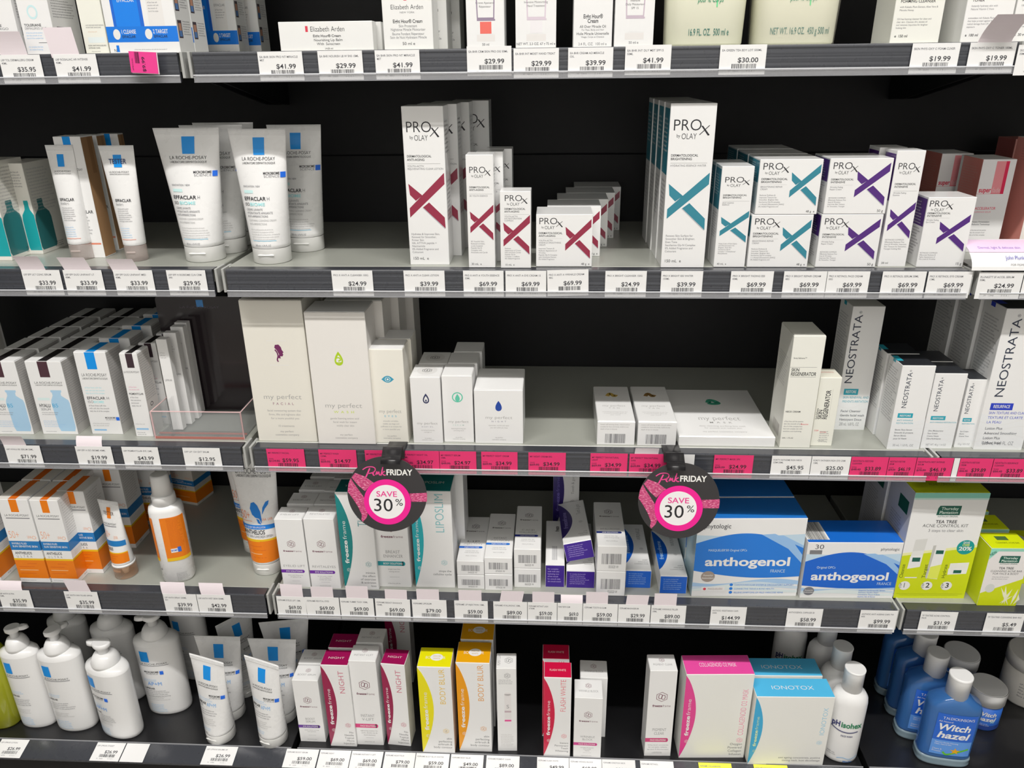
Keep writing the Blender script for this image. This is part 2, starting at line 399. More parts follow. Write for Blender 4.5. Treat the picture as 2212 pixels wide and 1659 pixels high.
# ---------------------------------------------------------------- tubes
def tube(name, label, row, cap, crimp, art, body='efeeea', capc='f4f4f2', ch=.016, rot=0, grp=None, Y=None, capmat=None, ry=0, cat='tube', rr=.98, extra=None):
    xl, xr, yb = cap; zl = ZD[row]; xm = (xl+xr)/2
    Yf = at_z(xm, yb, zl).y if Y is None else Y
    r = (at_y(xr, yb, Yf).x-at_y(xl, yb, Yf).x)/2; r *= .985; Yc = Yf+r
    X = at_y(xm, pix(at_y(xm, yb, Yf).x, Yc, zl)[1], Yc).x
    H = height_at(X, Yc, zl, crimp[2]); Wd = (at_y(crimp[1], crimp[2], Yc).x-at_y(crimp[0], crimp[2], Yc).x)/math.cos(math.radians(rot))
    root = empty(name, label, cat, (X, Yc, CZ+zl), math.radians(rot), grp); root.rotation_euler = (0, math.radians(ry), math.radians(rot))
    mb = MB(); cm = capmat or M(capc, .3, .3)
    mb.loft([(0, r*.93, r*.93), (.0012, r*rr, r*rr), (ch*.98, r*rr, r*rr), None, (ch*.98, r*rr, r*rr), (ch, r*.9, r*.9)], cm, 40)
    # thumb recess lip
    mb.loft([(ch*.55, r*.42, .0012, 0, -r*.955), (ch*.62, r*.46, .0016, 0, -r*.955), (ch*.66, r*.40, .0006, 0, -r*.95)], cm, 20)
    mb.build('cap', root)
    HB = H-ch
    def prof(v):
        f = max(0, min(1, v/HB)); g = min(1, f/.93)
        return r*1.0+(Wd/2-r)*(f**1.05), max(.0007, r*.97*(1-g)**.72), 0
    mb = MB(); bm = M(body, .28, .35)
    rings = [(ch+.0003, r*.94, r*.94), (ch+.0012, r, r*.97)]
    for i in range(1, 27):
        v = HB*i/26; a, b, _ = prof(v); rings.append((ch+v, a, b))
    mb.loft(rings, bm, 48, 2.0)
    for i in range(5):                                   # pressed seal ridges
        z = H-HB*.055+HB*.05*i/5; a = prof(z-ch)[0]; mb.box(-a+.0006, a-.0006, -.0011, .0011, z, z+HB*.004, bm, .0001)
    S = Round(2*max(r, Wd/2), HB, lambda v: prof(v))
    base = S.p; S.p = lambda u, v, k: base(u, v, k)+Vector((0, 0, ch))
    # u spans the local half width so that art follows the taper
    def p(u, v, k):
        a = prof(v)[0]; return base(S.w/2+(u/S.w-.5)*2*a, v, k)+Vector((0, 0, ch))
    S.p = p
    art(mb, S); mb.build('tube_body', root)
    if extra: extra(root, r, ch, H)
    DIM[root.name] = (2*r, 2*r, H); return root
def place_round(row, xl, xr, yb, Y=None):
    zl = ZD[row]; xm = (xl+xr)/2; Yf = at_z(xm, yb, zl).y if Y is None else Y
    r = (at_y(xr, yb, Yf).x-at_y(xl, yb, Yf).x)/2
    return at_y(xm, yb, Yf).x, Yf, r, zl
# ---------------------------------------------------------------- logos and art pieces
def hexlogo(mb, S, u, t, hgt, mat, k=2):
    """outlined hexagon with two linked loops; hgt as a fraction of S.h"""
    r = hgt/2; q = S.h/S.w
    P = lambda x, y: (u+x*r*q, t-y*r)
    hx = [P(math.sin(math.radians(60*i)), math.cos(math.radians(60*i))) for i in range(7)]
    stroke(mb, S, hx, hgt*.05, mat, k)
    stroke(mb, S, curve([P(-.55, -.05), P(-.45, .45), P(-.05, .5), P(.05, .1), P(-.15, -.35), P(-.45, -.35), P(-.55, -.05)]), hgt*.055, mat, k)
    stroke(mb, S, curve([P(.55, .05), P(.45, -.45), P(.05, -.5), P(-.05, -.1), P(.15, .35), P(.45, .35), P(.55, .05)]), hgt*.055, mat, k)
def freeze_word(mb, S, u, t, fw, mat, cap=.02):
    text(mb, S, u-fw/2, t, cap, 'freeze', mat, w='x', fw=fw*.54); text(mb, S, u+fw*.06, t, cap, 'frame', mat, w='l', fw=fw*.44)
def proxlogo(mb, S, u, t, wu, cap, ink):
    """baseline (u, t); wu = width of the word in fractions of w"""
    text(mb, S, u, t, cap, 'PRO', ink, w='l', fw=wu*.80)
    a = u+wu*.74; stroke(mb, S, [(a, t+cap*.40), (u+wu*1.0, t-cap*.45)], cap*.07, ink)
    poly(mb, S, [(a+wu*.03, t-cap*.42), (a+wu*.08, t-cap*.42), (u+wu*1.02, t+cap*.42), (u+wu*.97, t+cap*.48)], ink, 3)
    text(mb, S, u+wu*.12, t+cap*.62, cap*.3, 'by', ink, fw=wu*.10); text(mb, S, u+wu*.25, t+cap*.78, cap*.52, 'OLAY', ink, w='l', fw=wu*.42)
def cross(mb, S, u0, t0, u1, t1, mat):
    P = lambda q: [(u0+(u1-u0)*x, t0+(t1-t0)*y) for x, y in q]
    poly(mb, S, P([(1, 0), (0, .63), (0, .80), (1, .20)]), mat, 2)
    poly(mb, S, P([(0, .19), (.03, .39), (.185, .495), (.375, .40)][::1]), mat, 2)
    poly(mb, S, P([(.55, .525), (.375, .615), (.98, 1), (.97, .80)]), mat, 2)
    g = M('a9aab2', .4)
    poly(mb, S, P([(.375, .615), (.36, .625), (.96, 1.01), (.98, 1)]), g, 2)
def lrp(mb, S, sq, tl, ink, u=.5, wl=.7, cap=.022, blue='0a8cec'):
    """blue block sq=(u0,t0,u1,t1), name line baseline tl"""
    rect(mb, S, *sq, M(blue, .4, .3), 2, 4)
    text(mb, S, u, tl, cap, 'LA ROCHE-POSAY', ink, w='l', al='c', fw=wl); text(mb, S, u, tl+cap*1.05, cap*.6, 'LABORATOIRE DERMATOLOGIQUE', ink, al='c', fw=wl)
def biome(mb, S, u1, t, w_, cap, ink):
    text(mb, S, u1-w_*.22, t, cap, 'MICROBIOME', ink, w='b', al='r', fw=w_*.76); text(mb, S, u1-w_*.22, t+cap*1.25, cap, 'SCIENCE', M(SOFT), w='l', al='r', fw=w_*.74)
    q = S.h/S.w*cap*2.2; rect(mb, S, u1-w_*.19, t-cap, u1-w_*.19+q, t+cap*1.35, M('2468d8', .4), 2, 2)
def crescent_pts(bulge, t0=.01, t1=.985, n=18, x0=.0):
    R = [(x0+bulge*math.sin(math.pi*(i/n)**.9)**.9, t0+(t1-t0)*i/n) for i in range(n+1)]
    return R
def crescent(o, S_w, S_h, hexc, bulge, word='freezeframe', lab=None, textc='f3f1ee'):
    """curved coloured panel set into the left front edge of a carton, with upright lettering"""
    mb = MB(); m = M(hexc, .35, .4); P = crescent_pts(bulge); n = len(P); vs = []
    for u, t in P: vs.append((-S_w/2+.0001, -.0004, (1-t)*S_h))
    for u, t in P: vs.append((-S_w/2+u*S_w+.0002, -.0004, (1-t)*S_h))
    for u, t in P: vs.append((-S_w/2+.0001, .0, (1-t)*S_h))
    for u, t in P: vs.append((-S_w/2+u*S_w+.0002, .0, (1-t)*S_h))
    for i in range(n-1):
        mb.add([vs[i], vs[n+i], vs[n+i+1], vs[i+1]], [(0, 3, 2, 1)], m)
        mb.add([vs[n+i], vs[3*n+i], vs[3*n+i+1], vs[n+i+1]], [(0, 3, 2, 1)], m); mb.add([vs[i], vs[i+1], vs[2*n+i+1], vs[2*n+i]], [(0, 3, 2, 1)], m)
    S = Face((-S_w/2, -.0005, 0), (1, 0, 0), (0, 0, 1), S_w, S_h); tm = M(textc, .4)
    rel = bulge*.58
    text(mb, S, rel, .72, min(.035, bulge*.30*S_w/S_h), 'freeze', tm, w='x', rot=90, fw=.24, k=1); text(mb, S, rel, .47, min(.035, bulge*.30*S_w/S_h), 'frame', tm, w='l', rot=90, fw=.19, k=1)
    hexlogo(mb, S, rel*.86, .79, min(.04, bulge*.4*S_w/S_h), tm, 1)
    c = mb.build('curved_panel', o); c['label'] = lab or 'coloured curved panel'; return c
# ---------------------------------------------------------------- artwork
K = M(INK); SG = M(SOFT); WH = M('f6f5f2', .4); LB = M('8fbbe6'); LG = M('a9a9a9')
def lines(mb, S, u, t, cap, n, wmax, mat, lh=1.9, al='l', seed=3):
    ws = ['skin', 'care', 'with', 'for', 'face', 'soothing', 'daily', 'and', 'smooth', 'hydrating', 'fine', 'lines', 'complex', 'dermatologist', 'tested', 'the', 'look', 'of', 'sensitive', 'soft']
    r = random.Random(seed)
    for i in range(n):
        s = ''; lim = wmax*r.uniform(.7, 1)
        while sum(_A.get(c, .5) for c in s)*cap*S.h/CAP*.95 < lim*S.w and len(s) < 60: s += (' ' if s else '')+r.choice(ws)
        text(mb, S, u, t+i*cap*lh, cap, s, mat, al=al, fw=lim)
MAR, TEAL, PUR = '8d2340', '2b7d90', '4c2275'
def prox(acc, fam, sub, desc, vol, lay, vr=False):
    am = M(acc, .35, .5)
    L = {'tall': ((.07, .155, .80, .064), .307, .0136, .60, .345, (.065, .403, .96, .757), .80, .0125, .965, .018),
         'slim': ((.10, .155, .78, .053), .285, .0150, .74, .335, (.10, .43, .97, .746), .765, .0125, .975, .018),
         'mini': ((.14, .124, .74, .075), .235, .0220, .68, .295, (.10, .30, .97, .815), .745, .0170, .967, .024),
         'wide': ((.045, .185, .42, .12), .37, .0340, .42, .455, (.52, .09, .975, .84), .66, .0260, .965, .040),
         'wid2': ((.05, .19, .40, .12), .39, .0320, .36, .475, (.455, .08, .965, .85), .72, .0240, .965, .045),
         'sqr': ((.03, .13, .50, .085), .235, .0240, .48, .29, (.33, .24, .95, .77), .80, .0190, .965, .035)}[lay]
    def art(mb, F, top):
        S = F['front']; lg, td, cd, wd, tl, cr, tp, cp, tv, cv = L; proxlogo(mb, S, lg[0], lg[1], lg[2], lg[3], K)
        u = lg[0]
        text(mb, S, u, td, cd, 'DERMATOLOGICAL', K, w='b', fw=wd); text(mb, S, u, td+cd*1.55, cd, fam, K, w='b', fw=wd*len(fam)/14.)
        rect(mb, S, u, tl, min(.94, u+wd*(1.35 if lay in ('tall', 'slim', 'mini') else 1)), tl+.0025, LG); para(mb, S, u, tl+cd*1.6, cd*.85, sub, SG, lh=1.45)
        cross(mb, S, *cr, am); para(mb, S, u, tp, cp, desc, SG, lh=1.6)
        text(mb, S, (.96 if vr else u), tv, cv, vol, K, al='r' if vr else 'l', xs=1)
        for side in ('left', 'right'):
            Q = F[side]
            if acc != MAR: rect(mb, Q, .04, .03, .96, .42, am)
            lines(mb, Q, .12, .47, .014 if lay in ('tall', 'slim') else .022, 10, .76, SG, seed=5)
            lines(mb, Q, .12, .10, .014 if lay in ('tall', 'slim') else .022, 8, .7, WH if acc != MAR else SG, seed=8)
    return art
# ================================================================= TOP SHELF
def derm_box(blk, title, sub, band=None, sq=None):
    def art(mb, F, top):
        S = F['front']; text(mb, S, .10, .80, .018, title, K, w='b', fw=.55); text(mb, S, .10, .822, .016, sub, SG, fw=.70)
        lines(mb, S, .10, .85, .010, 3, .7, LB); rect(mb, S, .45, .915, .72, .918, K); rect(mb, S, .74, .905, .80, .925, M('2468d8'))
        lines(mb, S, .1, .95, .010, 2, .6, LB, seed=4); oval(mb, S, .45, .70, .17, .05, M('bfdcf0'), 2, inner=.72)
        lines(mb, F['right'], .1, .62, .010, 7, .8, SG); rect(mb, F['right'], .15, .80, .6, .86, M('55555a'), 1)
        rect(mb, F['right'], .18, .806, .57, .854, M('c9c9c6'), 2)
    return art
carton('cream_box', 'white cream box with pale blue ring, cut by the left frame edge, top shelf', 0, -40, 50, None, None, .06, derm_box('', 'TOLERIANE', 'DERMALLERGO'), Y=.022, h=.16)
carton('cream_box', 'white cream box with pale blue ring, second from the left on the top shelf', 0, 60, 126, None, None, .062, derm_box('', 'TOLERIANE', 'DERMALLERGO LIGHT'), Y=.022, h=.16)
def art(mb, F, top):
    S = F['front']; para(mb, S, .2, .80, .009, ['ANTI-REDNESS MOISTURISING', 'MOISTURE SKINCARE'], SG); lines(mb, S, .25, .845, .008, 1, .5, M('d6b7a0'))
    rect(mb, S, .2, .88, .9, .92, M('d7e4ec')); para(mb, S, .15, .945, .010, ['SOIN ANTI-ROUGEURS', 'INTENSE CARE'], K); lines(mb, S, .25, .985, .007, 1, .5, SG)
carton('cream_box', 'cream coloured skincare box with faded blue band left of the blue kit', 0, 187, 237, None, None, .06, art, Y=.03, h=.16, mat='e6e1d6')
def kit_art(mb, F, top):
    S = F['front']; B = M('1173d6', .3, .4)
    rect(mb, S, .0, .82, 1, .925, B, 1); rect(mb, S, .12, 0, .55, .82, M('1a62c8', .3, .4), 1); rect(mb, S, .16, .0, .50, .82, M('0f7be0', .3, .5), 2)
    rect(mb, S, .62, 0, .84, .82, M('dcdad8', .3, .4), 1)
    text(mb, S, .22, .66, .025, 'EFFACLAR', WH, fw=.24, k=3); text(mb, S, .63, .64, .018, 'EFFACLAR', SG, fw=.2); lines(mb, S, .64, .67, .010, 4, .18, SG)
    for u, n, l in ((.14, '1', 'CLEANSE'), (.59, '2', 'TARGET')):
        oval(mb, S, u, .872, .05, .035, WH, 2); text(mb, S, u+.065, .868, .026, n+' '+l, WH, w='b', fw=.21); text(mb, S, u+.07, .897, .018, 'EFFACLAR', K, w='b', fw=.19)
    rect(mb, S, .10, .945, .14, .99, B); lines(mb, S, .35, .978, .007, 1, .6, SG); text(mb, S, .06, .99, .02, 'N', K)
    Q = F['right']
    for t in (.42, .60, .78): rect(mb, Q, .08, t, .34, t+.12, M('4a4048')); rect(mb, Q, .12, t+.02, .30, t+.07, M('b98a74'), 2); rect(mb, Q, .12, t+.07, .30, t+.11, M('5a7fb5'), 2); lines(mb, Q, .42, t+.01, .009, 6, .5, SG, seed=int(t*100))
k1 = carton('kit_box', 'white and blue two step kit box at the front of the top shelf', 0, 239, 391, None, None, .042, kit_art, Y=.026, h=.17, grp='blue kit boxes')
k2 = copy_tree(k1); k2.location.y += .044; k2['label'] = 'blue and white kit box tucked directly behind the front blue kit'
k3 = carton('kit_box', 'dim blue and white kit box standing deep on the top shelf behind the seam', 0, 405, 519, None, None, .04, kit_art, Y=.165, h=.17, grp='blue kit boxes')
k4 = copy_tree(k3); k4.location.y += .055; k4.location.x += .012; k4['label'] = 'dim blue and white kit box rearmost of the blue kits, next to the dark gap'
RED = M('cf3f52')
def art(mb, F, top):
    S = F['front']; rect(mb, S, .285, .15, .312, .35, RED); text(mb, S, .335, .34, .17, 'Elizabeth Arden', K, w='l', fw=.37)
    text(mb, S, .51, .53, .085, 'Eight Hour\u00ae Cream', K, w='b', al='c', fw=.30); text(mb, S, .52, .67, .085, 'Nourishing Lip Balm', K, al='c', fw=.31)
    text(mb, S, .52, .80, .085, 'With  Sunscreen', K, al='c', fw=.25); text(mb, S, .52, .95, .06, '14.8 ml', K, al='c', fw=.09)
    for i in range(3): pass
o = carton('lip_balm_box', 'low wide ivory lip balm box lying lengthwise on the top shelf, front one', 0, 607, 808, None, 46, .022, art, Y=.024, mat=CREAM)
queue(o, 2, .024, .006, 'low wide ivory lip balm box on the top shelf', 'lip balm boxes')
def art(mb, F, top):
    S = F['front']; rect(mb, S, .44, .52, .50, .655, RED); text(mb, S, .5, .715, .032, 'Elizabeth Arden', K, w='l', al='c', fw=.66); text(mb, S, .5, .743, .012, 'NEW YORK', SG, al='c', fw=.30)
    text(mb, S, .5, .81, .024, 'Eight Hour\u00ae Cream', K, w='b', al='c', fw=.60); text(mb, S, .5, .84, .018, 'Skin Protectant', SG, al='c', fw=.37)
    text(mb, S, .5, .865, .018, 'Nighttime Miracle Moisturizer', SG, al='c', fw=.70); text(mb, S, .5, .895, .018, 'Baume Fondant R\u00e9parateur', SG, al='c', fw=.65)
    text(mb, S, .5, .92, .018, 'Soin de Nuit Hydratant Miracle', SG, al='c', fw=.74); text(mb, S, .5, .965, .020, '50 ml e', K, al='c', fw=.26)
o = carton('cream_box', 'upright ivory cream box with small red mark beside the lip balm boxes', 0, 831, 937, None, None, .05, art, Y=.026, mat=CREAM, h=.158)
queue(o, 2, .052, .011, 'upright ivory cream box with red mark behind its twin', 'ivory cream boxes')
def ea_tube(title, vol, capc, bodyc, t0=.0):
    def art(mb, F, top):
        S = F['front']; E = M(bodyc, .3, .4)
        poly(mb, S, [(.22, .3), (.80, .3), (.74, .80), (.28, .80)], E, 1); poly(mb, S, [(.25, .3), (.77, .3), (.71, .79), (.31, .79)], M('efe9e6', .3, .4), 2)
        para(mb, S, .5, .70, .014, title, SG, al='c'); rect(mb, S, .28, .80, .76, .812, E, 2)
        rect(mb, S, .30, .815, .72, .90, M('f1eff0', .3), 1); rect(mb, S, .36, .818, .66, .898, M(capc, .3, .4), 2)
        rect(mb, S, .27, .905, .75, .95, M('d9d6d4'), 1); text(mb, S, .5, .978, .016, vol, SG, al='c', w='b')
    return art
carton('cream_box', 'white box with coral capped tube picture on the top shelf', 0, 1009, 1090, None, None, .05, ea_tube(['Creme Apaisante', 'R\u00e9parateur'], '50 ml', 'e0685e', '8f7f95'), Y=.026, h=.165)
carton('cream_box', 'white box with pale mauve tube picture, net weight line at its foot', 0, 1114, 1201, None, None, .05, ea_tube(['Intensive Moisturizing', 'Hand Treatment'], 'NET WT. 2.3 OZ. 67 g 75 ml e', 'e3dde4', 'cdbfcb'), Y=.026, h=.165)
def art(mb, F, top):
    S = F['front']; text(mb, S, .5, .805, .026, 'Eight Hour\u00ae', K, w='b', al='c', fw=.5); text(mb, S, .5, .835, .026, 'Cream', K, w='b', al='c', fw=.28)
    text(mb, S, .5, .868, .017, 'All Over Miracle Oil', K, al='c', fw=.68); text(mb, S, .5, .887, .011, 'For Face, Body and Hair', SG, al='c', fw=.58)
    text(mb, S, .5, .915, .017, 'Huile Miracle Universelle', K, al='c', fw=.84); text(mb, S, .5, .934, .011, 'Visage, Corps et Cheveux', SG, al='c', fw=.6); text(mb, S, .5, .985, .018, '3.4 FL. OZ.  100 ml e', SG, al='c', fw=.74)
carton('oil_box', 'white oil box with lettering only, between the mauve tube boxes', 0, 1238, 1321, None, None, .05, art, Y=.026, h=.165)
carton('cream_box', 'white box with pale grey tube picture left of the green lettered tubs', 0, 1326, 1410, None, None, .05, ea_tube(['Intensive', 'Daily Moisturizer', 'SPF 15'], '50 ml e', 'e8e4e6', 'bdaebb'), Y=.026, h=.165)
GRN = M('2f8f6d'); LEAF = M('5fd08a', .3, .4)
def tub(label, xl, xr, Y, wrap):
    X, Yf, r, zl = place_round(0, xl, xr, 100, Y); d = r*.62
    root = empty('body_cream_tub', label, 'tub', (X, Yf+d, CZ+zl), 0, 'green lettered cream tubs'); mb = MB()
    pr = [(0, r*.96, d*.94), (.003, r, d), (.10, r*1.06, d*1.04), (.118, r*1.0, d*.98), (.122, r*.8, d*.8)]
    mb.loft(pr, M('eee3cb', .3, .3), 48, 3.6); S = Round(2*r, .118, lambda v: (r*(1+.06*v/.1), d*(1+.04*v/.1), 0), pw=3.6)
    poly(mb, S, [(.50, .0), (.66, .0), (.66, .25), (.60, .44), (.55, .25)], LEAF, 1); stroke(mb, S, [(.60, .42), (.605, .64)], .012, LEAF, 1)
    for i, (s, wd) in enumerate((('Green Tea', .34), ('Honey Drops Body Cream', .60), ('Cr\u00e8me Nectar au Miel', .54), ('pour le Corps', .32))): text(mb, S, .52, .16+i*.145, .055, s, GRN, w='r', al='c', fw=wd, sh=.22)
    text(mb, S, .52, .90, .062, 'NET WT. 16.9 OZ.  450 g 500 ml' if wrap else '16.9 FL. OZ.  500 ml e', M('2f6f66'), al='c', fw=.72 if wrap else .52); mb.build('tub_body', root)
    mb = MB(); mb.loft([(.122, r*.99, d*.97), (.124, r*1.02, d), (.150, r*1.02, d), (.153, r*.97, d*.95)], M('e9dfc8', .35), 48, 3.6); mb.build('lid', root)
    if wrap:
        mb = MB(); mb.loft([(.0005, r*1.03, d*1.05), (.05, r*1.075, d*1.09), (.1, r*1.10, d*1.10), (.156, r*1.07, d*1.06)], clear('fbf6ea', .12, .06), 48, 3.4, caps=False); mb.build('clear_wrap', root)
tub('cream coloured tub with green leaf and green lettering, left of the pair', 1440, 1608, .028, False)
tub('shrink wrapped cream coloured tub with green lettering, right of the pair', 1633, 1808, .026, True)
def oxy(t1, t2, vol, pk=None):
    def art(mb, F, top):
        S = F['front']; para(mb, S, .10, .68, .020, t1, K, w='b', lh=1.4); para(mb, S, .10, .745, .013, t2[:2], SG); para(mb, S, .08, .83, .012, t2[2:], SG); text(mb, S, .08, .955, .018, vol, K, w='b')
    return art
carton('cleanser_box', 'off white foaming cleanser box with small black print, right part of the top shelf', 0, 1921, 2026, None, None, .06, oxy(['BRIGHTENING', 'FOAMING CLEANSER'], ['with Kakadu Plum Extract, Aloe Vera &', 'Manuka Honey', 'Oil free foaming cleanser for clean and', 'clear skin. Cleanses dirt, excess oil', 'and removes impurities for brighter', 'looking skin'], 'e  150 ml'), Y=.026, h=.15, mat='e4e1d9')
carton('toner_box', 'off white toner box behind the folded grey paper flag', 0, 2073, 2176, None, None, .06, oxy(['BRIGHTENING', 'TONER'], ['Instantly hydrates skin with', 'Natural Vitamin C from', 'antioxidant rich Kakadu Plum', 'that helps protect against free', 'radical damage from UV', 'exposure'], 'e  100 ml'), Y=.026, h=.15, mat='e9e2de')
carton('serum_box', 'off white serum box cut by the right frame edge on the top shelf', 0, 2180, 2270, None, None, .05, oxy(['BRIGHTENING', 'SERUM'], ['100% Vitamin C', '', 'Antioxidant rich', 'brightening serum', 'against UV damage', 'visibly reduces'], 'e  30 ml'), Y=.028, h=.15, mat='e9e2de')
# ================================================================= SECOND SHELF
def teal_pack(mb, F, top):
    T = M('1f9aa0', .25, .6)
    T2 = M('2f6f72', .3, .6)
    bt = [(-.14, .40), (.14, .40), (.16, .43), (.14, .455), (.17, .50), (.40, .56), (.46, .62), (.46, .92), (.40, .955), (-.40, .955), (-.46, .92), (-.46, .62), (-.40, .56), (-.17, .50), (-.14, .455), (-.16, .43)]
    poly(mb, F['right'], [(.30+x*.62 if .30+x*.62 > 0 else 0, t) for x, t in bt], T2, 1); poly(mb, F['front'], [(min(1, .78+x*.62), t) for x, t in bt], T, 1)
    lines(mb, F['right'], .08, .08, .018, 14, .82, LG); lines(mb, F['front'], .4, .1, .016, 6, .5, SG)
    lines(mb, F['right'], .5, .92, .012, 3, .4, K)
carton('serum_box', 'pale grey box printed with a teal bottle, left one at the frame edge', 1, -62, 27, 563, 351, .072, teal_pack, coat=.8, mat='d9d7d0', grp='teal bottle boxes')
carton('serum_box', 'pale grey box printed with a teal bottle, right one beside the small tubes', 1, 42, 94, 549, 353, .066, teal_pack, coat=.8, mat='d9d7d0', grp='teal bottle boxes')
def duo_box(mb, F, top):
    S = F['front']; rect(mb, S, .34, .0, .62, .17, M('0a8cec', .4)); text(mb, S, .5, .27, .018, 'LA ROCHE-POSAY', K, al='c', fw=.7); text(mb, S, .2, .62, .025, 'EFFACLAR', K, w='b', fw=.7); lines(mb, S, .2, .66, .014, 6, .6, SG)
    rect(mb, S, .1, .87, .95, .885, M('d8876f')); Q = F['right']; rect(mb, Q, .02, .01, .98, .99, M('a8835f', .35, .5), 1)
    rect(mb, Q, .5, .01, .8, .3, M('96714f', .3, .5), 2)
o = carton('treatment_box', 'white box with blue square and brown side behind the first small tube', 1, 172, 228, 557, 295, .030, duo_box, grp='brown sided white boxes')
o = carton('treatment_box', 'white box with brown side standing behind and between the two small tubes', 1, 210, 258, 541, 292, .022, duo_box, grp='brown sided white boxes')
o = carton('treatment_box', 'white box with brown side rearmost behind the tester tube', 1, 258, 300, 529, 289, .016, duo_box, grp='brown sided white boxes')
CAPT = clear('e9d9d4', .45, .15)
def eff_small(word):
    def art(mb, S):
        lrp(mb, S, (.38, .09, .62, .21), .265, K, .5, .62, .018)
        if word: text(mb, S, .5, .175, .045, 'TESTER', M('30406a'), w='b', al='c', fw=.5, k=4)
        text(mb, S, .22, .55, .028, 'EFFACLAR', K, w='b', fw=.56, k=2); text(mb, S, .22, .585, .02, 'DUO(+)', SG); lines(mb, S, .24, .625, .013, 7, .55, SG, lh=1.6)
        lines(mb, S, .22, .82, .012, 5, .5, LB); rect(mb, S, .2, .93, .8, .935, M('d8876f'), 2, 3)
    return art
tube('cream_tube', 'small slim white tube with blue square, left one of the two small tubes', 1, (157, 205, 563), (104, 164, 313), eff_small(False), capmat=CAPT, ch=.022, grp='small white tubes')
tube('cream_tube', 'small slim white tester tube with blue square, right one of the two', 1, (275, 321, 566), (217, 294, 314), eff_small(True), capmat=CAPT, ch=.022, grp='small white tubes')
CY = M('9fd8dc')
def eff_h(mb, S):
    lrp(mb, S, (.42, .07, .62, .21), .255, K, .5, .62, .028); biome(mb, S, .97, .37, .40, .020, K)
    text(mb, S, .14, .475, .016, 'INNOVATION / NEW', SG, fw=.36); rect(mb, S, .14, .50, .34, .525, M('bfe3e3'), 1, 3)
    text(mb, S, .12, .585, .030, 'EFFACLAR', K, w='b', fw=.48); text(mb, S, .62, .585, .030, 'H', SG, w='l'); text(mb, S, .12, .63, .026, 'ISO', K); text(mb, S, .24, .63, .026, 'BIOME', CY, w='b', fw=.34)
    para(mb, S, .14, .67, .018, ['CREME LAVANTE', 'HYDRATANTE APAISANTE', 'ANTI-IMPERFECTIONS'], SG, lh=1.6); para(mb, S, .16, .76, .016, ['SOOTHING CLEANSING CREAM', 'ANTI-IMPERFECTIONS'], LG, lh=1.9)
    lines(mb, S, .18, .835, .011, 5, .7, LG); rect(mb, S, .2, .925, .78, .93, M('8cc6ea'), 2, 4); text(mb, S, .25, .975, .016, '200 ml e  6.76 FL.OZ', SG)
t = tube('cleanser_tube', 'large white cleanser tube with blue square standing on the bay seam, left of the pair', 1, (404, 489, 568), (328, 472, 276), eff_h, ch=.021, grp='large white cleanser tubes')
for i, (dy, dx) in enumerate(((.052, .012), (.105, .008))):
    c = copy_tree(t); c.location.y += dy; c.location.x += dx; c['label'] = 'large white cleanser tube, %s in the left line of tubes' % ORD[i+1]
t = tube('cleanser_tube', 'large white cleanser tube with blue square, right of the pair in front', 1, (549, 632, 572), (499, 625, 278), eff_h, ch=.021, grp='large white cleanser tubes')
c = copy_tree(t); c.location.y += .075; c.location.x += .026; c['label'] = 'large white cleanser tube right of and behind the right front tube'
o = carton('lotion_box', 'tall white box with maroon cross print, front one of its line', 1, 887, 971, 572, 229, .05, prox(MAR, 'ANTI-AGING', ['YOUTH-ACTIV', 'REJUVENATING CLEAR LOTION'], ['Hydrates & Improves Skin,', 'Renewal for Smoother,', 'Firmer Skin', 'HA, ATTIVA peptide +', 'Niacinamide', '0% Added Fragrance and', 'Colourant'], '150 mL  e', 'tall'), coat=.7)
q = queue(o, 3, .054, .011, 'tall white box with maroon cross print', 'tall maroon cross boxes'); q[-1].location.x += .012
o = carton('serum_box', 'slim white box with maroon cross print, front one, middle height', 1, 1013, 1070, 578, 334, .034, prox(MAR, 'ANTI-AGING', ['3D YOUTH ESSENCE'], ['3D Youthful Skin,', 'Reduced wrinkles,', 'Looks Sculpted', 'Peptide Gly-N', 'Complex with', 'Artichoke and Carob'], '30 mL  e', 'slim'), coat=.7)
queue(o, 2, .037, .010, 'slim white box with maroon cross print', 'slim maroon cross boxes')
carton('eye_cream_box', 'small upright white box with maroon cross print, single one', 1, 1082, 1147, 579, 413, .034, prox(MAR, 'ANTI-AGING', ['YOUTH-ACTIV', 'EYE RESTORATION', 'COMPLEX'], ['Reduces', 'Appearance of Crows', 'Feet and Dark Circles', 'Peptide Gly-N', 'Complex + Caffeine', '0% Added Fragrance'], '15 mL  e', 'mini'), coat=.7)
o = carton('cream_box', 'squat white box with maroon cross print, front one', 1, 1158, 1278, 576, 463, .06, prox(MAR, 'ANTI-AGING', ['YOUTH-ACTIV', 'WRINKLE SMOOTHING', 'CREAM'], ['Improves Texture &', 'Reduces Appearance of', 'Wrinkles', 'Peptide Gly-N Complex', 'with Artichoke Extract', '0% Added Fragrance'], '48 g  e', 'wide', True), coat=.7)
queue(o, 4, .062, .014, 'squat white box with maroon cross print', 'squat maroon cross boxes')
o = carton('lotion_box', 'tall white box with teal cross print, front one of its line', 1, 1427, 1520, 578, 223, .05, prox(TEAL, 'BRIGHTENING', ['HYDRATING ESSENCE WATER'], ['Renews Skin Surface for', 'Smoother Skin & Brighter,', 'Even Tone', 'Saccharina Gly-N Complex', '0% Added Fragrance and', 'Colourant'], '150 mL  e', 'tall'), coat=.7)
queue(o, 3, .052, -.001, 'tall white box with teal cross print', 'tall teal cross boxes')
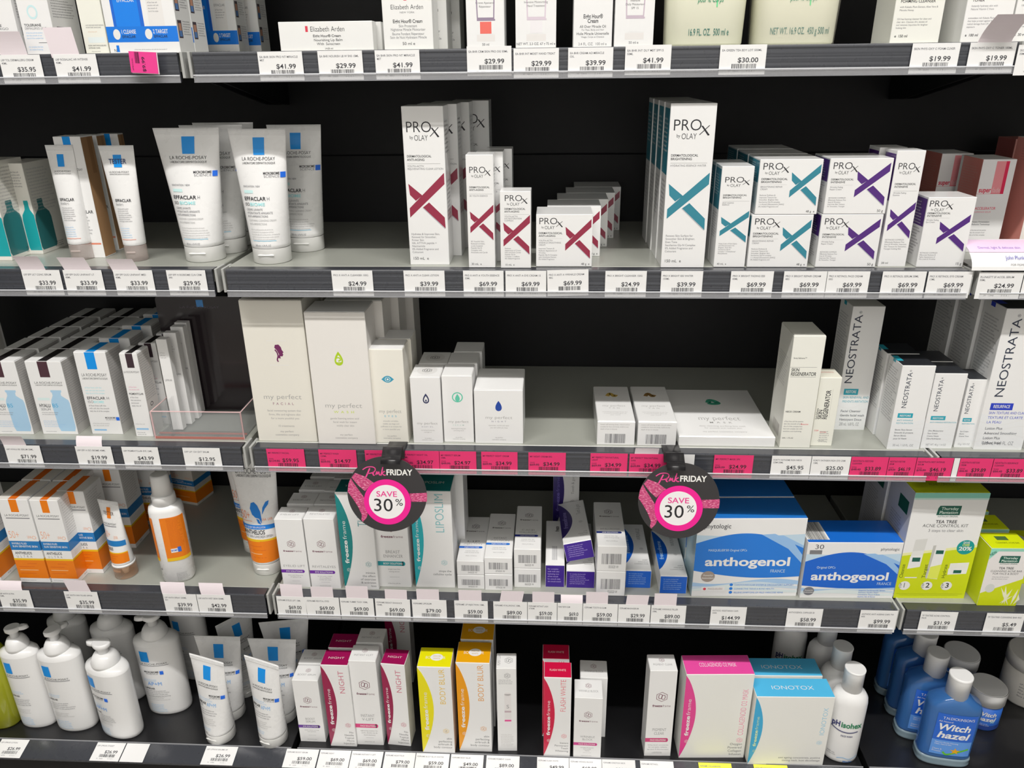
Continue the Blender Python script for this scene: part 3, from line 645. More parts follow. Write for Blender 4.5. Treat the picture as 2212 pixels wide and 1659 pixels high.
o = carton('serum_box', 'slim white box with teal cross print, front one', 1, 1541, 1608, 577, 359, .038, prox(TEAL, 'BRIGHTENING', ['SPOT FADING', 'ESSENCE'], ['Fades Look of Dark Spots', 'and Discolouration for', 'Brighter, Even Skin', 'Saccharina Gly-N', 'complex + Undecylenoyl', 'Phenylalanine'], '40 mL  e', 'slim'), coat=.7)
queue(o, 1, .04, .0, 'slim white box with teal cross print', 'slim teal cross boxes')
d2 = prox(TEAL, 'BRIGHTENING', ['BRIGHTENING REPAIR', 'CREAM'], ['Reduces Dullness &', 'Improves Texture for', 'Smoother, Brighter Skin', 'Saccharina Gly-N complex', '+ n-Acetyl Glucosamine [NAG]', '0% Added Fragrance and'], '48 g  e', 'wide', True)
o = carton('cream_box', 'squat white box with teal cross print, lower one of the front stack', 1, 1613, 1743, 577, 464, .062, d2, coat=.7, grp='squat teal cross boxes')
hh = DIM[o.name][2]; Yo = o.location.y
o2 = copy_tree(o); o2.location.z += hh+.0006; o2.location.x += .003; o2['label'] = 'squat white box with teal cross print, upper one of the front stack'
for i in (1, 2):
    c = copy_tree(o); c.location.y += .066*i; c['label'] = 'squat white teal cross box, lower one of the %s stack back' % ORD[i]
    c = copy_tree(o2); c.location.y += .066*i; c['label'] = 'squat white teal cross box, upper one of the %s stack back' % ORD[i]
d3 = prox(PUR, 'INTENSIVE', ['Wrinkle Fading', 'Repair Cream'], ['RETINOID COMPLEX', 'Effectively Reduces Fine', 'lines & Wrinkles,', 'Improves Skin Texture', 'for Smoother, Younger'], '50 g', 'wid2', True)
o = carton('cream_box', 'squat white box with purple cross print, lower one of two stacked', 1, 1760, 1890, 577, 463, .062, d3, coat=.7, grp='squat purple cross boxes')
o2 = copy_tree(o); o2.location.z += DIM[o.name][2]+.0006; o2.location.x += .001; o2['label'] = 'squat white box with purple cross print, upper one of two stacked'
o = carton('serum_box', 'slim tall white box with purple cross print, front one', 1, 1896, 1955, 576, 325, .036, prox(PUR, 'INTENSIVE', ['Wrinkle Fading', 'Essence'], ['RETINOID COMPLEX', 'Effectively Reduces Fine', 'lines & Wrinkles, Improves', 'Skin Texture for Smoother,', 'Younger-looking Skin'], '30 ml', 'slim'), coat=.7)
queue(o, 1, .04, -.006, 'slim tall white box with purple cross print', 'slim purple cross boxes')
carton('eye_cream_box', 'small upright white box with purple cross print beside the pink packs', 1, 1978, 2079, 577, 426, .05, prox(PUR, 'INTENSIVE', ['Wrinkle Fading', 'Eye Cream'], ['RETINOID COMPLEX', 'Effectively Reduces &', 'Fights Appearance of', 'Fine Lines & Wrinkles'], '15 g', 'sqr', True), coat=.7)
def fade(mb, F, top):
    S = F['front']; rect(mb, S, .42, .02, .70, .36, M('f08d93', .4)); rect(mb, S, .70, .02, .80, .36, M('d3224f', .4)); rect(mb, S, .0, .36, .8, .363, RED)
    text(mb, S, .05, .345, .05, 'super', M('cf3450'), w='x', fw=.36); text(mb, S, .45, .345, .05, 'fade', M('f7b9bd'), w='r', fw=.25, k=3)
    text(mb, S, .05, .53, .027, 'ACCELERATOR', M('d8506a'), w='b', fw=.62); text(mb, S, .05, .565, .018, 'SUPERFADE SERUM', M('e08a9a'), fw=.5)
    para(mb, S, .05, .67, .016, ['Potent Pigmentation', 'Reducing Technology'], SG, w='b'); lines(mb, S, .05, .76, .014, 3, .62, SG); lines(mb, S, .05, .87, .013, 3, .6, SG)
    rect(mb, F['left'], .12, .0, 1, 1, M('ee8a7e', .4)); lines(mb, F['left'], .2, .1, .014, 16, .7, M('f1b2a8'), seed=4)  # left side coral lightened to stand in for light from the left
o = carton('serum_box', 'white and coral serum box with pink stripe behind the curled shelf talker', 1, 2082, 2152, 545, 344, .06, fade, grp='white and coral boxes')
c = copy_tree(o); c.location.y += .075; c.location.x -= .020; c['label'] = 'shaded white and coral serum box behind the front coral one'
def coral(mb, F, top):
    S = F['front']; rect(mb, S, .30, .03, 1, .20, M('c06b68', .4)); lines(mb, S, .4, .12, .02, 2, .4, K); lines(mb, S, .1, .6, .012, 12, .7, SG); lines(mb, F['left'], .3, .1, .012, 5, .4, M('b06a66'))
carton('serum_box', 'coral sided tall box cut by the right frame edge on the second shelf', 1, 2195, 2290, 548, 302, .06, coral, faces={'left': 'ee958b'}, mat='ecd9d5', grp='coral tall boxes')  # left face coral made paler, side light put into the colour
carton('serum_box', 'dusky coral tall box at the back above the shelf talker', 1, 2150, 2230, 500, 300, .05, coral, faces={'left': 'c4736f', 'top': 'c07570'}, mat='c98b84', grp='coral tall boxes')
# curled talker on the right bay rail
A = at_y(2098, 560, 0); Bx = at_y(2330, 560, 0).x; zt = CZ+ZD[1]
mb = MB(); n = 10; vs = []; pmt = M('f0e4ee', .4, .3)
for k in (0, .0004):
    for i in range(n+1):
        a = math.radians(8+82*i/n); y = -.006+.05*(1-math.sin(a)); z = .002+.026*(1-math.cos(a))*1.0
        y = .046-.052*math.sin(math.radians(90*i/n)) ; z = .031-.029*(1-math.cos(math.radians(90*i/n)))
        for X in (A.x, Bx): vs.append((X-A.x, y-k, z-k))
m = 2*(n+1); fs = []
for i in range(n): a = 2*i; fs += [(a, a+1, a+3, a+2), (m+a, m+a+2, m+a+3, m+a+1), (a, a+2, m+a+2, m+a), (a+1, m+a+1, m+a+3, a+3)]
mb.add(vs, fs, pmt)
S = Face((0, -.0065, .002), (1, 0, 0), (0, .30, .954), Bx-A.x, .02)
text(mb, S, .02, .2, .14, '', K)
class Curl:
    w, h = Bx-A.x, .06
    def p(s, u, v, k):
        f = 1-v/s.h; a = math.radians(90*f); return Vector((u, .046-.052*math.sin(a)-.0006-k*.0002, .031-.029*(1-math.cos(a))+.0002+k*.0002))
S = Curl(); rect(mb, S, .0, .05, 1, .52, M('ecc4dd', .4), 1, 8); text(mb, S, .10, .42, .07, 'Dermal, light & delicate skin', M('9a86c5'), fw=.40); text(mb, S, .32, .72, .10, "John Plunkett's Superfade", M('5a58a8'), w='r', fw=.42); text(mb, S, .36, .88, .05, 'FOR PIGMENTATION', SG, fw=.25)
o = mb.build('shelf_talker', None, (A.x, 0, zt)); tag(o, 'pink and white curled paper shelf talker at the right edge of the second shelf', 'shelf talker')
# ================================================================= THIRD SHELF
BLB = M('a4c6ea', .4, .3)
def hyalu(mb, F, top):
    S = F['front']; rect(mb, S, .34, .0, .62, .21, M('4a3038', .4)); rect(mb, top, .0, .0, .0, .0, K) if False else None
    text(mb, S, .52, .30, .030, 'LA ROCHE-POSAY', K, w='l', al='c', fw=.78); text(mb, S, .52, .325, .016, 'LABORATOIRE DERMATOLOGIQUE', K, al='c', fw=.76)
    poly(mb, S, [(.52, .385), (.82, .385), (.82, .41), (.79, .42), (.79, .46), (.96, .52), (.98, .56), (.98, .90), (.94, .955), (.54, .955), (.50, .90), (.46, .56), (.48, .52), (.55, .46), (.55, .42), (.52, .41)], BLB, 1)
    text(mb, S, .10, .62, .045, 'HYALU', K, w='b', fw=.32); text(mb, S, .46, .62, .050, 'B5', M('4aa3cf'), w='r', fw=.18, k=3); text(mb, S, .12, .665, .030, 'SERUM', SG, fw=.28)
    rect(mb, S, .1, .49, .44, .525, M('cfe4ee')); lines(mb, S, .12, .70, .014, 2, .6, SG); lines(mb, S, .1, .82, .013, 4, .6, LB); lines(mb, S, .1, .965, .010, 1, .4, SG)
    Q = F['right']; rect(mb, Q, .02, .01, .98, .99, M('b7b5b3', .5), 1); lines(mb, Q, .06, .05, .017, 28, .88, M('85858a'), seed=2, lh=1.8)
def hyt(mb, F, top):
    hyalu(mb, F, top); S = F['top']; rect(top, S, .36, .0, .62, .99, M('1e1a1c', .4), 1)
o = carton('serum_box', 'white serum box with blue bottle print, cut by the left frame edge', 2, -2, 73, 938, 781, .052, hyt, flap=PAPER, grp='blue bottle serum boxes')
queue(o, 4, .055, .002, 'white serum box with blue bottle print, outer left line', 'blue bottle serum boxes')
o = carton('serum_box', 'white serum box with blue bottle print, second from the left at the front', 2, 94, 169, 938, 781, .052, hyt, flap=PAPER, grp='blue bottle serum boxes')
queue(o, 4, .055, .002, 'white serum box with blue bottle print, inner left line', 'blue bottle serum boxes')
def effb(mb, F, top):
    S = F['front']; lrp(mb, S, (.34, .0, .65, .20), .285, K, .5, .80, .035); rect(top, F['top'], .38, .0, .66, .99, M('0a8cec', .4), 1)
    lines(mb, S, .1, .43, .018, 3, .7, M('9fd4dc')); text(mb, S, .1, .565, .032, 'EFFACLAR', K, w='b', fw=.58); text(mb, S, .72, .565, .032, 'H', SG); text(mb, S, .1, .61, .030, 'ISO', SG); text(mb, S, .28, .61, .028, 'BIOME', CY, w='b', fw=.34)
    lines(mb, S, .1, .65, .018, 3, .72, SG); biome(mb, S, .97, .80, .44, .018, K); lines(mb, S, .1, .87, .014, 2, .7, LG); rect(mb, S, .1, .935, .5, .955, LB)
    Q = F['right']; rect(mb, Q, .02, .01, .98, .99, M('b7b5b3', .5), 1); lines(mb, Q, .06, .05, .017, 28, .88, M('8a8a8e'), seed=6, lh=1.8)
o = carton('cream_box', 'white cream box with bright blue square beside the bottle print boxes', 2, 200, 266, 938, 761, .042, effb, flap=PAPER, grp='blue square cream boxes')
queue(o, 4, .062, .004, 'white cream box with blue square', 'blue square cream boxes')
def pig(mb, F, top):
    S = F['front']; rect(mb, S, .34, .0, .74, .165, M('3b2c33', .4)); rect(top, F['top'], .36, .0, .74, .99, M('1e1a1c', .4), 1)
    text(mb, S, .5, .225, .022, 'LA ROCHE-POSAY', K, w='l', al='c', fw=.88); lines(mb, S, .15, .40, .016, 2, .6, M('d59ab0')); text(mb, S, .1, .485, .022, 'PIGMENTCLAR', K, w='b', fw=.82)
    lines(mb, S, .12, .525, .018, 4, .6, SG); lines(mb, S, .1, .85, .014, 1, .7, LG); rect(mb, S, .1, .895, .8, .915, LB); lines(mb, S, .1, .955, .012, 2, .6, SG)
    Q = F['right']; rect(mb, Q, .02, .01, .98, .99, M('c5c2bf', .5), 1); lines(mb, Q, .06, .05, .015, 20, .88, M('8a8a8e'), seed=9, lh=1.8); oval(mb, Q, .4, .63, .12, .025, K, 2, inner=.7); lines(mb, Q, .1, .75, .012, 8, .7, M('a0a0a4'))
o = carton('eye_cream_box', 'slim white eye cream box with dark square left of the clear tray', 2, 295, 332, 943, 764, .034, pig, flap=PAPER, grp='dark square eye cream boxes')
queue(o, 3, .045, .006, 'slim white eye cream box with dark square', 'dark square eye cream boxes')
def tallgrey(mb, F, top):
    lines(mb, F['front'], .1, .1, .02, 12, .7, LG); rect(mb, F['right'], .1, .1, .9, .9, M('c8c6c3'), 1)
for i, (xl, xr, lb) in enumerate(((-70, -5, 'tall shaded pale box at the left frame edge, back of the third shelf'), (150, 215, 'tall shaded pale box in the dark back corner of the third shelf'), )):
    carton('lotion_box', lb, 2, xl, xr, 842 if i == 0 else 820, 672 if i == 0 else 655, .05, tallgrey, flap=PAPER, grp='tall shaded boxes') if i == 0 else None
# clear acrylic tray with header
P0 = at_z(334, 950, ZD[2]); P1 = at_z(528, 950, ZD[2]); X0, X1, Yf = P0.x, P1.x, P1.y; hw = (X1-X0)/2; dp = .105
root = empty('display_tray', 'clear acrylic tray with dark header panel, salmon tinted edges, nearly empty', 'display tray', ((X0+X1)/2, Yf, CZ+ZD[2]))
AC = clear('dfe3e4', .13, .03); ED = clear('d9867a', .6, .2); fh = .045; T = .0024
def panel(nm, x0, x1, y0, y1, z0, z1, mt=AC):
    m_ = MB(); m_.box(x0, x1, y0, y1, z0, z1, mt, .0002); return m_.build(nm, root)
panel('base_plate', -hw, hw, 0, dp, 0, T); panel('front_wall', -hw, hw, 0, T, T, fh); panel('side_wall', -hw, -hw+T, T, dp, T, fh); panel('side_wall', hw-T, hw, T, dp, T, fh)
panel('divider', -hw+.024, -hw+.024+T, T, dp, T, .06)
EP = M('d6b3b4', .3, .5)
m_ = MB()
m_.box(-hw, hw, -.0003, .0006, .0004, .0042, ED, .0002); m_.box(-hw, hw, .012, .0126, T, T+.003, ED, .0002); m_.box(-hw, hw, .0, T, fh-.0004, fh+.0005, EP, .0002)
for sx in (-1, 1): m_.box(sx*hw-.0014, sx*hw+.0004, .0, .0024, .0, fh, EP, .0002); m_.box(sx*hw-.0008, sx*hw+.0008, .0, dp, fh-.0003, fh+.0006, EP, .0002)
m_.build('tinted_edge', root)
hx = (at_y(519, 660, Yf+dp).x+at_y(337, 660, Yf+dp).x)/2-(X0+X1)/2; hH = at_y(428, 640, Yf+dp).z-ZD[2]
m_ = MB(); vs = []
xa, xb = at_y(337, 660, Yf+dp).x-(X0+X1)/2, at_y(523, 660, Yf+dp).x-(X0+X1)/2; r_ = .006
q = [(xa, 0), (xb, 0)]+[(xb-r_+r_*math.cos(a), hH-r_+r_*math.sin(a)) for a in (0, .5, 1.05, 1.57)]+[(xa+r_+r_*math.cos(a), hH-r_+r_*math.sin(a)) for a in (1.57, 2.1, 2.64, 3.14)]; n = len(q)
vs = [(x, dp, z) for x, z in q]+[(x, dp+T, z) for x, z in q]
m_.add(vs, [tuple(range(n)), tuple(range(2*n-1, n-1, -1))]+[(i, i+n, (i+1) % n+n, (i+1) % n) for i in range(n)], M('231c20', .12, .8))
S = Face((xa, dp, 0), (1, 0, 0), (0, 0, 1), xb-xa, hH); rect(m_, S, .47, .03, .55, .09, M('4f8fd0', .4)); text(m_, S, .5, .10, .020, 'LA ROCHE-POSAY', M('5a5560'), al='c', fw=.46)
m_.build('header_panel', root)
def lipbox(mb, F, top): text(mb, F['front'], .15, .45, .02, 'LIPIKAR', SG, fw=.7); lines(mb, F['front'], .15, .15, .014, 3, .6, LG)
for i, (xl, xr, yb, yt, lb) in enumerate(((374, 396, 910, 733, 'front'), (389, 415, 888, 719, 'second'), (404, 430, 872, 706, 'third'), (412, 437, 860, 697, 'rearmost'))):
    Yi = Yf+.026+.021*i
    carton('lip_care_box', 'thin grey white lip care box in the clear tray, %s of four' % lb, 2, xl, xr, None, yt, .012, lipbox, Y=Yi, z0=.0026, flap=None, grp='lip care boxes in the tray')
# "my perfect" range
MG = M('a2a1a0', .5)
def mp(sub, subc, body, icon, t0, ti, cap, fw=.64, foot=True):
    def art(mb, F, top):
        S = F['front']; icon(mb, S, ti); q = .30 if S.w < S.h else .2
        for t in (ti-.085, ti+.085): rect(mb, S, .36, t, .68, t+.003, M('f7f6f4', .3, .6), 1)
        text(mb, S, .5, t0, cap, 'my perfect', MG, w='l', al='c', fw=fw); text(mb, S, .5, t0+cap*1.25, cap*.50, sub, M(subc), w='b', al='c', tr=.5, fw=fw*.55)
        para(mb, S, .5, t0+cap*2.7, cap*.42, body, MG, al='c', lh=2.0)
        if foot: text(mb, S, .5, min(.932, t0+cap*7.3), cap*.42, 'my perfect', MG, al='c'); text(mb, S, .5, min(.957, t0+cap*8.1), cap*.42, 'cosmetics company', MG, al='c')
    return art
def ic_face(mb, S, t):
    m_ = M('6d2a5a'); q = S.h/S.w; c = .52
    P = lambda L: [(c+x*q, t+y) for x, y in L]
    poly(mb, S, P([(-.012, -.055), (.012, -.058), (.026, -.040), (.030, -.020), (.040, -.004), (.032, .002), (.036, .012), (.030, .024), (.014, .024), (.016, .040), (.0, .036), (.008, .01), (-.004, -.018), (-.018, -.036)]), m_, 2)
    stroke(mb, S, curve(P([(-.016, -.022), (-.004, -.002), (.0, .022), (-.008, .048), (-.002, .062)])), .009, m_, 2)
def drop(mb, S, c, t, r, m_, k=2, inner=None):
    q = S.h/S.w; P = [(c+r*q*.75*math.sin(a)*math.sin(a/2)**1.0, t-r*1.0*math.cos(a)*1.0) for a in [math.radians(x) for x in range(0, 361, 12)]]
    poly(mb, S, P[:-1], m_, k)
    if inner: Q = [(c+(x-c)*.62, t+r*.12+(y-t)*.62) for x, y in P]; poly(mb, S, Q[:-1], inner, k+1)
def ic_wash(mb, S, t):
    m_ = M('a9c722'); drop(mb, S, .5, t, .052, m_, 2, M(PAPER)); q = S.h/S.w
    stroke(mb, S, curve([(.5+.022*q, t+.03), (.5-.02*q, t+.03), (.5-.022*q, t+.0), (.5+.004*q, t-.006), (.5+.012*q, t+.012), (.5-.004*q, t+.018)]), .009, m_, 4)
def ic_eye(mb, S, t):
    m_ = M('3f97b4'); q = S.h/S.w; P = lambda L: [(.5+x*q, t+y) for x, y in L]
    poly(mb, S, P(curve([(-.062, 0), (-.03, -.028), (.0, -.037), (.03, -.028), (.062, 0)]))+P(curve([(.062, 0), (.03, .026), (0, .035), (-.03, .026), (-.062, 0)])), m_, 1)
    oval(mb, S, .5, t, .05*q*.55, .05*.50, M('cfe4ea'), 2); oval(mb, S, .5, t, .021*q, .021, m_, 3); oval(mb, S, .5, t, .010*q, .010, WH, 4)
def ic_drop(col, hollow): return lambda mb, S, t: (drop(mb, S, .5, t, .075 if S.w < S.h*.8 else .095, M(col), 2, M(PAPER) if hollow else None), hollow and drop(mb, S, .5, t+.03, .02, M(col), 4))
def ic_ring(mb, S, t): q = S.h/S.w; oval(mb, S, .5, t, .075*q, .075, M('5fbfa4'), 2, inner=.8); drop(mb, S, .5, t+.005, .055, M('5fbfa4'), 3)
o = carton('facial_kit_box', 'tallest white box with purple face emblem at the left end of the middle bay', 2, 560, 686, 953, 649, .09, mp('FACIAL', 'a5828f', ['facial contouring system that', 'firms, lifts and tightens skin', 'for a more youthful you', '', '10 treatments'], ic_face, .685, .375-.02, .034), mat='dcd9d0', flap='d2cfc7', grp='large white facial kit boxes')
queue(o, 1, .094, .002, 'tallest white box with purple face emblem, hidden copy', 'large white facial kit boxes')
o = carton('face_wash_box', 'tall white box with green droplet emblem', 2, 689, 812, 959, 675, .055, mp('WASH', 'c7d66a', ['gentle foaming amino acid', 'facial wash for instant', 'visibly clear skin'], ic_wash, .71, .335, .034), flap=PAPER, mat='dddad6')
queue(o, 3, .058, .012, 'tall white box with green droplet emblem', 'tall green droplet boxes')
o = carton('eye_serum_box', 'slim white box with blue eye emblem behind the left round sign', 2, 813, 883, 956, 755, .042, mp('EYES', '7fb8cc', ['smooths wrinkles,', 'visible eye bags and', 'puffiness in an instant for', 'a more youthful you'], ic_eye, .67, .31, .036, .68), flap=PAPER, mat='e0ddd4')
queue(o, 1, .045, .004, 'slim white box with blue eye emblem', 'slim blue eye boxes')
def roundel(a):
    def art(mb, F, top):
        a(mb, F, top); oval(top, F['top'], .5, .5, .34, .34, M('f7f6f5', .3, .6), 1); hexlogo(top, F['top'], .5, .5, .3, K, 2)
    return art
o = carton('night_oil_box', 'small white box with hollow dark droplet emblem and round seal on its lid', 2, 894, 957, 957, 815, .05, roundel(mp('NIGHT OIL', '8a8798', ['nourishing & balancing', 'overnight oil'], ic_drop('2f3358', True), .71, .315, .036, .70)), flap=PAPER, mat='e0dfdf')
queue(o, 1, .054, .004, 'small white box with hollow dark droplet emblem', 'hollow droplet boxes')
o = carton('serum_box', 'small white box with mint ring emblem, middle of the three small boxes', 2, 960, 1024, 955, 812, .046, mp('SERUM', 'b9cfc8', ['balancing & firming spot', 'correcting serum'], ic_ring, .70, .315, .036, .68), flap=PAPER, mat='e0dfdf')
queue(o, 2, .05, .003, 'small white box with mint ring emblem', 'mint ring boxes')
carton('night_cream_box', 'white cubic box with solid navy droplet emblem', 2, 1027, 1130, 958, 843, .085, mp('NIGHT', '9a98a8', ['rejuvenate, nourish and repair', 'your skin while you sleep'], ic_drop('22459a', False), .53, .29, .05, .56), flap=PAPER, mat='e2e1e1')
def tan(col):
    def art(mb, F, top):
        S = F['front']; para(mb, S, .08, .14, .05, ['instant self tanning drops, natural colour', 'suitable for face and body, build to any', 'depth of tan in minutes'], MG, lh=2.0); barcode(mb, S, .22, .52, .76, .92, M('6a6a6e'), n=20, seed=5)
        Q = F['top']; stroke(mb if top is None else top, Q, curve([(.36, .30), (.45, .22), (.55, .30), (.62, .26)]), .05, M(col), 2); text(top, Q, .5, .60, .045, 'my perfect', MG, w='l', al='c', fw=.64); text(top, Q, .5, .66, .03, 'TAN', MG, al='c', tr=.4)
        para(top, Q, .5, .76, .018, ['nourishing tanning drops for', 'a natural healthy glow all', 'year round'], MG, al='c', lh=2.2)
    return art
for xl, xr, yb, yt, yk, col, lb in ((1289, 1370, 961, 911, 836, 'b89a4a', 'left one of two'), (1376, 1459, 963, 912, 836, '8a6a3a', 'right one beside flat mask box')):
    carton('tanning_box', 'shrink wrapped white box lying barcode end forward, ' + lb, 2, xl, xr, yb, yt, .15, tan(col), yk=yk, flap=PAPER, coat=.8, grp='lying white boxes')
def mask(mb, F, top):
    Q = F['top']; stroke(top, Q, curve([(.46, .31), (.49, .25), (.54, .27), (.57, .32), (.50, .33), (.46, .31)]), .05, M('3f9e82'), 2); text(top, Q, .5, .68, .075, 'my perfect', MG, w='l', al='c', fw=.46); text(top, Q, .5, .745, .03, 'MASK', MG, w='b', al='c', tr=.6)
    para(top, Q, .5, .81, .02, ['deep cleansing, purifying face mask', 'for smooth and radiant skin'], MG, al='c', lh=2); text(top, Q, .5, .92, .02, 'my perfect cosmetics company', MG, al='c')
carton('mask_box', 'wide flat white mask box with small green emblem lying on the third shelf', 2, 1465, 1673, 964, 944, .16, mask, yk=843, flap=PAPER, coat=.5, mat='edeceb')
SRC = 'e6e0d8'
def regen(mb, F, top):
    S = F['front']; text(mb, S, .08, .195, .013, 'forty fathoms\u2122', K, fw=.42); rect(mb, S, .0, .267, .85, .269, SG); text(mb, S, .05, .305, .028, 'SKIN', K, w='b', fw=.26, sh=.1); text(mb, S, .05, .342, .030, 'REGENERATOR', K, w='b', fw=.80, sh=.1); rect(mb, S, .05, .352, .85, .354, SG)
    text(mb, S, .05, .672, .014, 'NECK CREAM', K, w='b', fw=.48); lines(mb, S, .05, .76, .012, 5, .8, SG); text(mb, S, .60, .785, .013, 'Bioactive', RED, fw=.24, k=3); text(mb, S, .05, .915, .012, '50ML / 1.7FL.OZ', K, fw=.36)
    Q = F['left']; lines(mb, Q, .15, .22, .012, 12, .7, LG, seed=6); barcode(mb, Q, .3, .82, .8, .93, M('b5b2ae'), seed=3)
carton('neck_cream_box', 'tall pale beige neck cream box with bold black print', 2, 1683, 1749, 967, 726, .062, regen, mat=SRC, flap=SRC)
def regen2(mb, F, top):
    S = F['front']; text(mb, S, .33, .60, .05, 'SKIN', K, w='b', rot=90, fw=.14); text(mb, S, .58, .60, .06, 'REGENERATOR', K, w='b', rot=90, fw=.42); text(mb, S, .14, .60, .03, 'forty fathoms', K, rot=90, fw=.16)
    rect(mb, S, .66, .16, .668, .58, LG); lines(mb, S, .35, .79, .016, 6, .5, SG); text(mb, S, .35, .80, .018, 'Eye Cream', RED, fw=.3, k=3); text(mb, S, .08, .78, .02, 'EYE CREAM', RED, fw=.2); lines(mb, S, .3, .925, .014, 1, .4, SG)
    text(top, F['top'], .5, .5, .12, 'SKIN REGENERATOR', M('c98a84'), al='c', fw=.6)
carton('eye_cream_box', 'short pale beige eye cream box with vertical black print, tucked against the taller beige one', 2, 1750, 1796, 963, 816, .034, regen2, mat='eae4d6', flap='e6ded0', coat=.6)
NAVY, TQ = '333a4a', '2b9cb0'
def neo(acc, blk, l1, l2, vol, lay):
    a = M(acc, .4); nv = M(NAVY, .4)
    def art(mb, F, top):
        S = F['front']; big = lay == 'tall'
        y0 = .70 if big else .62
        poly(mb, S, [(0, y0-.03)]+[(i/12, y0+.03+.03*math.sin(i/12*4)) for i in range(13)]+[(1, 1), (0, 1)], M('dcdee0', .45), 1)
        for j in range(5): stroke(mb, S, [(i/14, y0+.09+.062*j+.028*math.sin(i/14*4.4+j*.9)) for i in range(15)], .004, M('f3f4f4', .4), 2)
        text(mb, S, .34 if lay != 'mid' else .30, .615 if big else .50, .055 if big else .05, 'NEOSTRATA', nv, w='r', rot=90, fw=.55 if big else .42); text(mb, S, .30 if lay != 'mid' else .26, .055 if big else .07, .018, '\u00ae', nv, rot=90)
        rect(mb, S, .14, y0-.06 if not big else .655, .60, y0-.005 if not big else .705, a, 2); text(mb, S, .37, y0-.02 if not big else .69, .022, blk, WH, w='b', al='c', fw=.34, k=3)
        para(mb, S, .14, y0+.035, .018, l1, M(acc), lh=1.9); para(mb, S, .14, y0+.13+.02, .018, l2, M('6a6d75'), w='b', lh=2.0); text(mb, S, .16, .965, .026, vol, M('6a6d75'), w='l', fw=.64)
        Q = F['left']; rect(mb, Q, .30, .0, .5, .03, a) ; lines(mb, Q, .10, .10, .012 if big else .017, 26 if big else 20, .8, M('8f9094'), seed=11, lh=1.8)
        if top is not mb: rect(top, F['top'], .0, .15, .18, .62, a, 1)
    return art
o = carton('serum_box', 'white serum box with vertical navy lettering, teal block and black lid, front one', 2, 1915, 1985, 970, 790, .044, neo(TQ, 'RESTORE', ['ANTI-WRINKLE', 'RESTAURATION', ''], ['Bionic Face Serum', 'Smooths & protects', 'Serum Bionic', 'pour le Visage'], '30 mL / 1.0 FL. OZ', 'small'), flap='24262b', mat='e9eaeb', grp='black lidded white boxes')
queue(o, 1, .048, -.002, 'white serum box with black lid and teal block', 'black lidded white boxes')
o = carton('cream_box', 'wider white cream box with black lid beside the serum box', 2, 1987, 2055, 968, 807, .044, neo(TQ, 'RESTORE', ['ANTI-WRINKLE RESTORATION', ''], ['Ultra Moisturizing', 'Face Cream', 'Creme Visage', 'Ultra-Hydratante'], 'NET WT. 40 g / 1.4 OZ', 'mid'), flap='24262b', mat='e9eaeb')
queue(o, 1, .048, .002, 'wider white cream box with black lid', 'wider black lidded boxes')
carton('eye_cream_box', 'smallest white box with black lid left of the tall lettered box', 2, 2060, 2101, 966, 820, .04, neo(TQ, 'RESTORE', ['RESTORATION', ''], ['Eye Cream', 'Bionic', 'Creme Yeux'], '15 g / 0.5 OZ', 'small'), flap='24262b', mat='e9eaeb')
carton('cleanser_box', 'tall white lettered box set back behind the beige boxes', 2, 1800, 1866, 928, None, .05, neo(TQ, 'RESTORE', ['SKIN RENEWAL AND', 'PREVENTS IRRITATION', ''], ['Facial Cleanser', 'Gentle facial wash', 'Nettoyant Doux'], '200 mL / 6.8 FL. OZ', 'tall'), mat='e6e7e8', h=.195)
o = carton('lotion_box', 'tallest white lettered box with royal blue block at the right frame edge', 2, 2102, 2206, 971, 667, .055, neo('2b3fb8', 'RESURFACE', ['SKIN TEXTURE AND CLARITY', "TEXTURE ET CLARTE DE", 'LA PEAU'], ['Lotion Plus', 'Advanced Smoothing', 'Lotion Plus', 'Surface lisse'], '200 mL / 6.8 FL. OZ', 'tall'), flap='24262b', mat='e6e7e8', grp='royal blue block boxes')
queue(o, 2, .058, -.004, 'tallest white lettered box with royal blue block', 'royal blue block boxes')
carton('lotion_box', 'sliver of a tall white box cut by the right frame edge, third shelf', 2, 2214, 2300, 972, 675, .055, neo('2b3fb8', 'RESURFACE', ['', ''], ['Lotion'], '200 mL', 'tall'), flap='24262b', mat='e6e7e8')
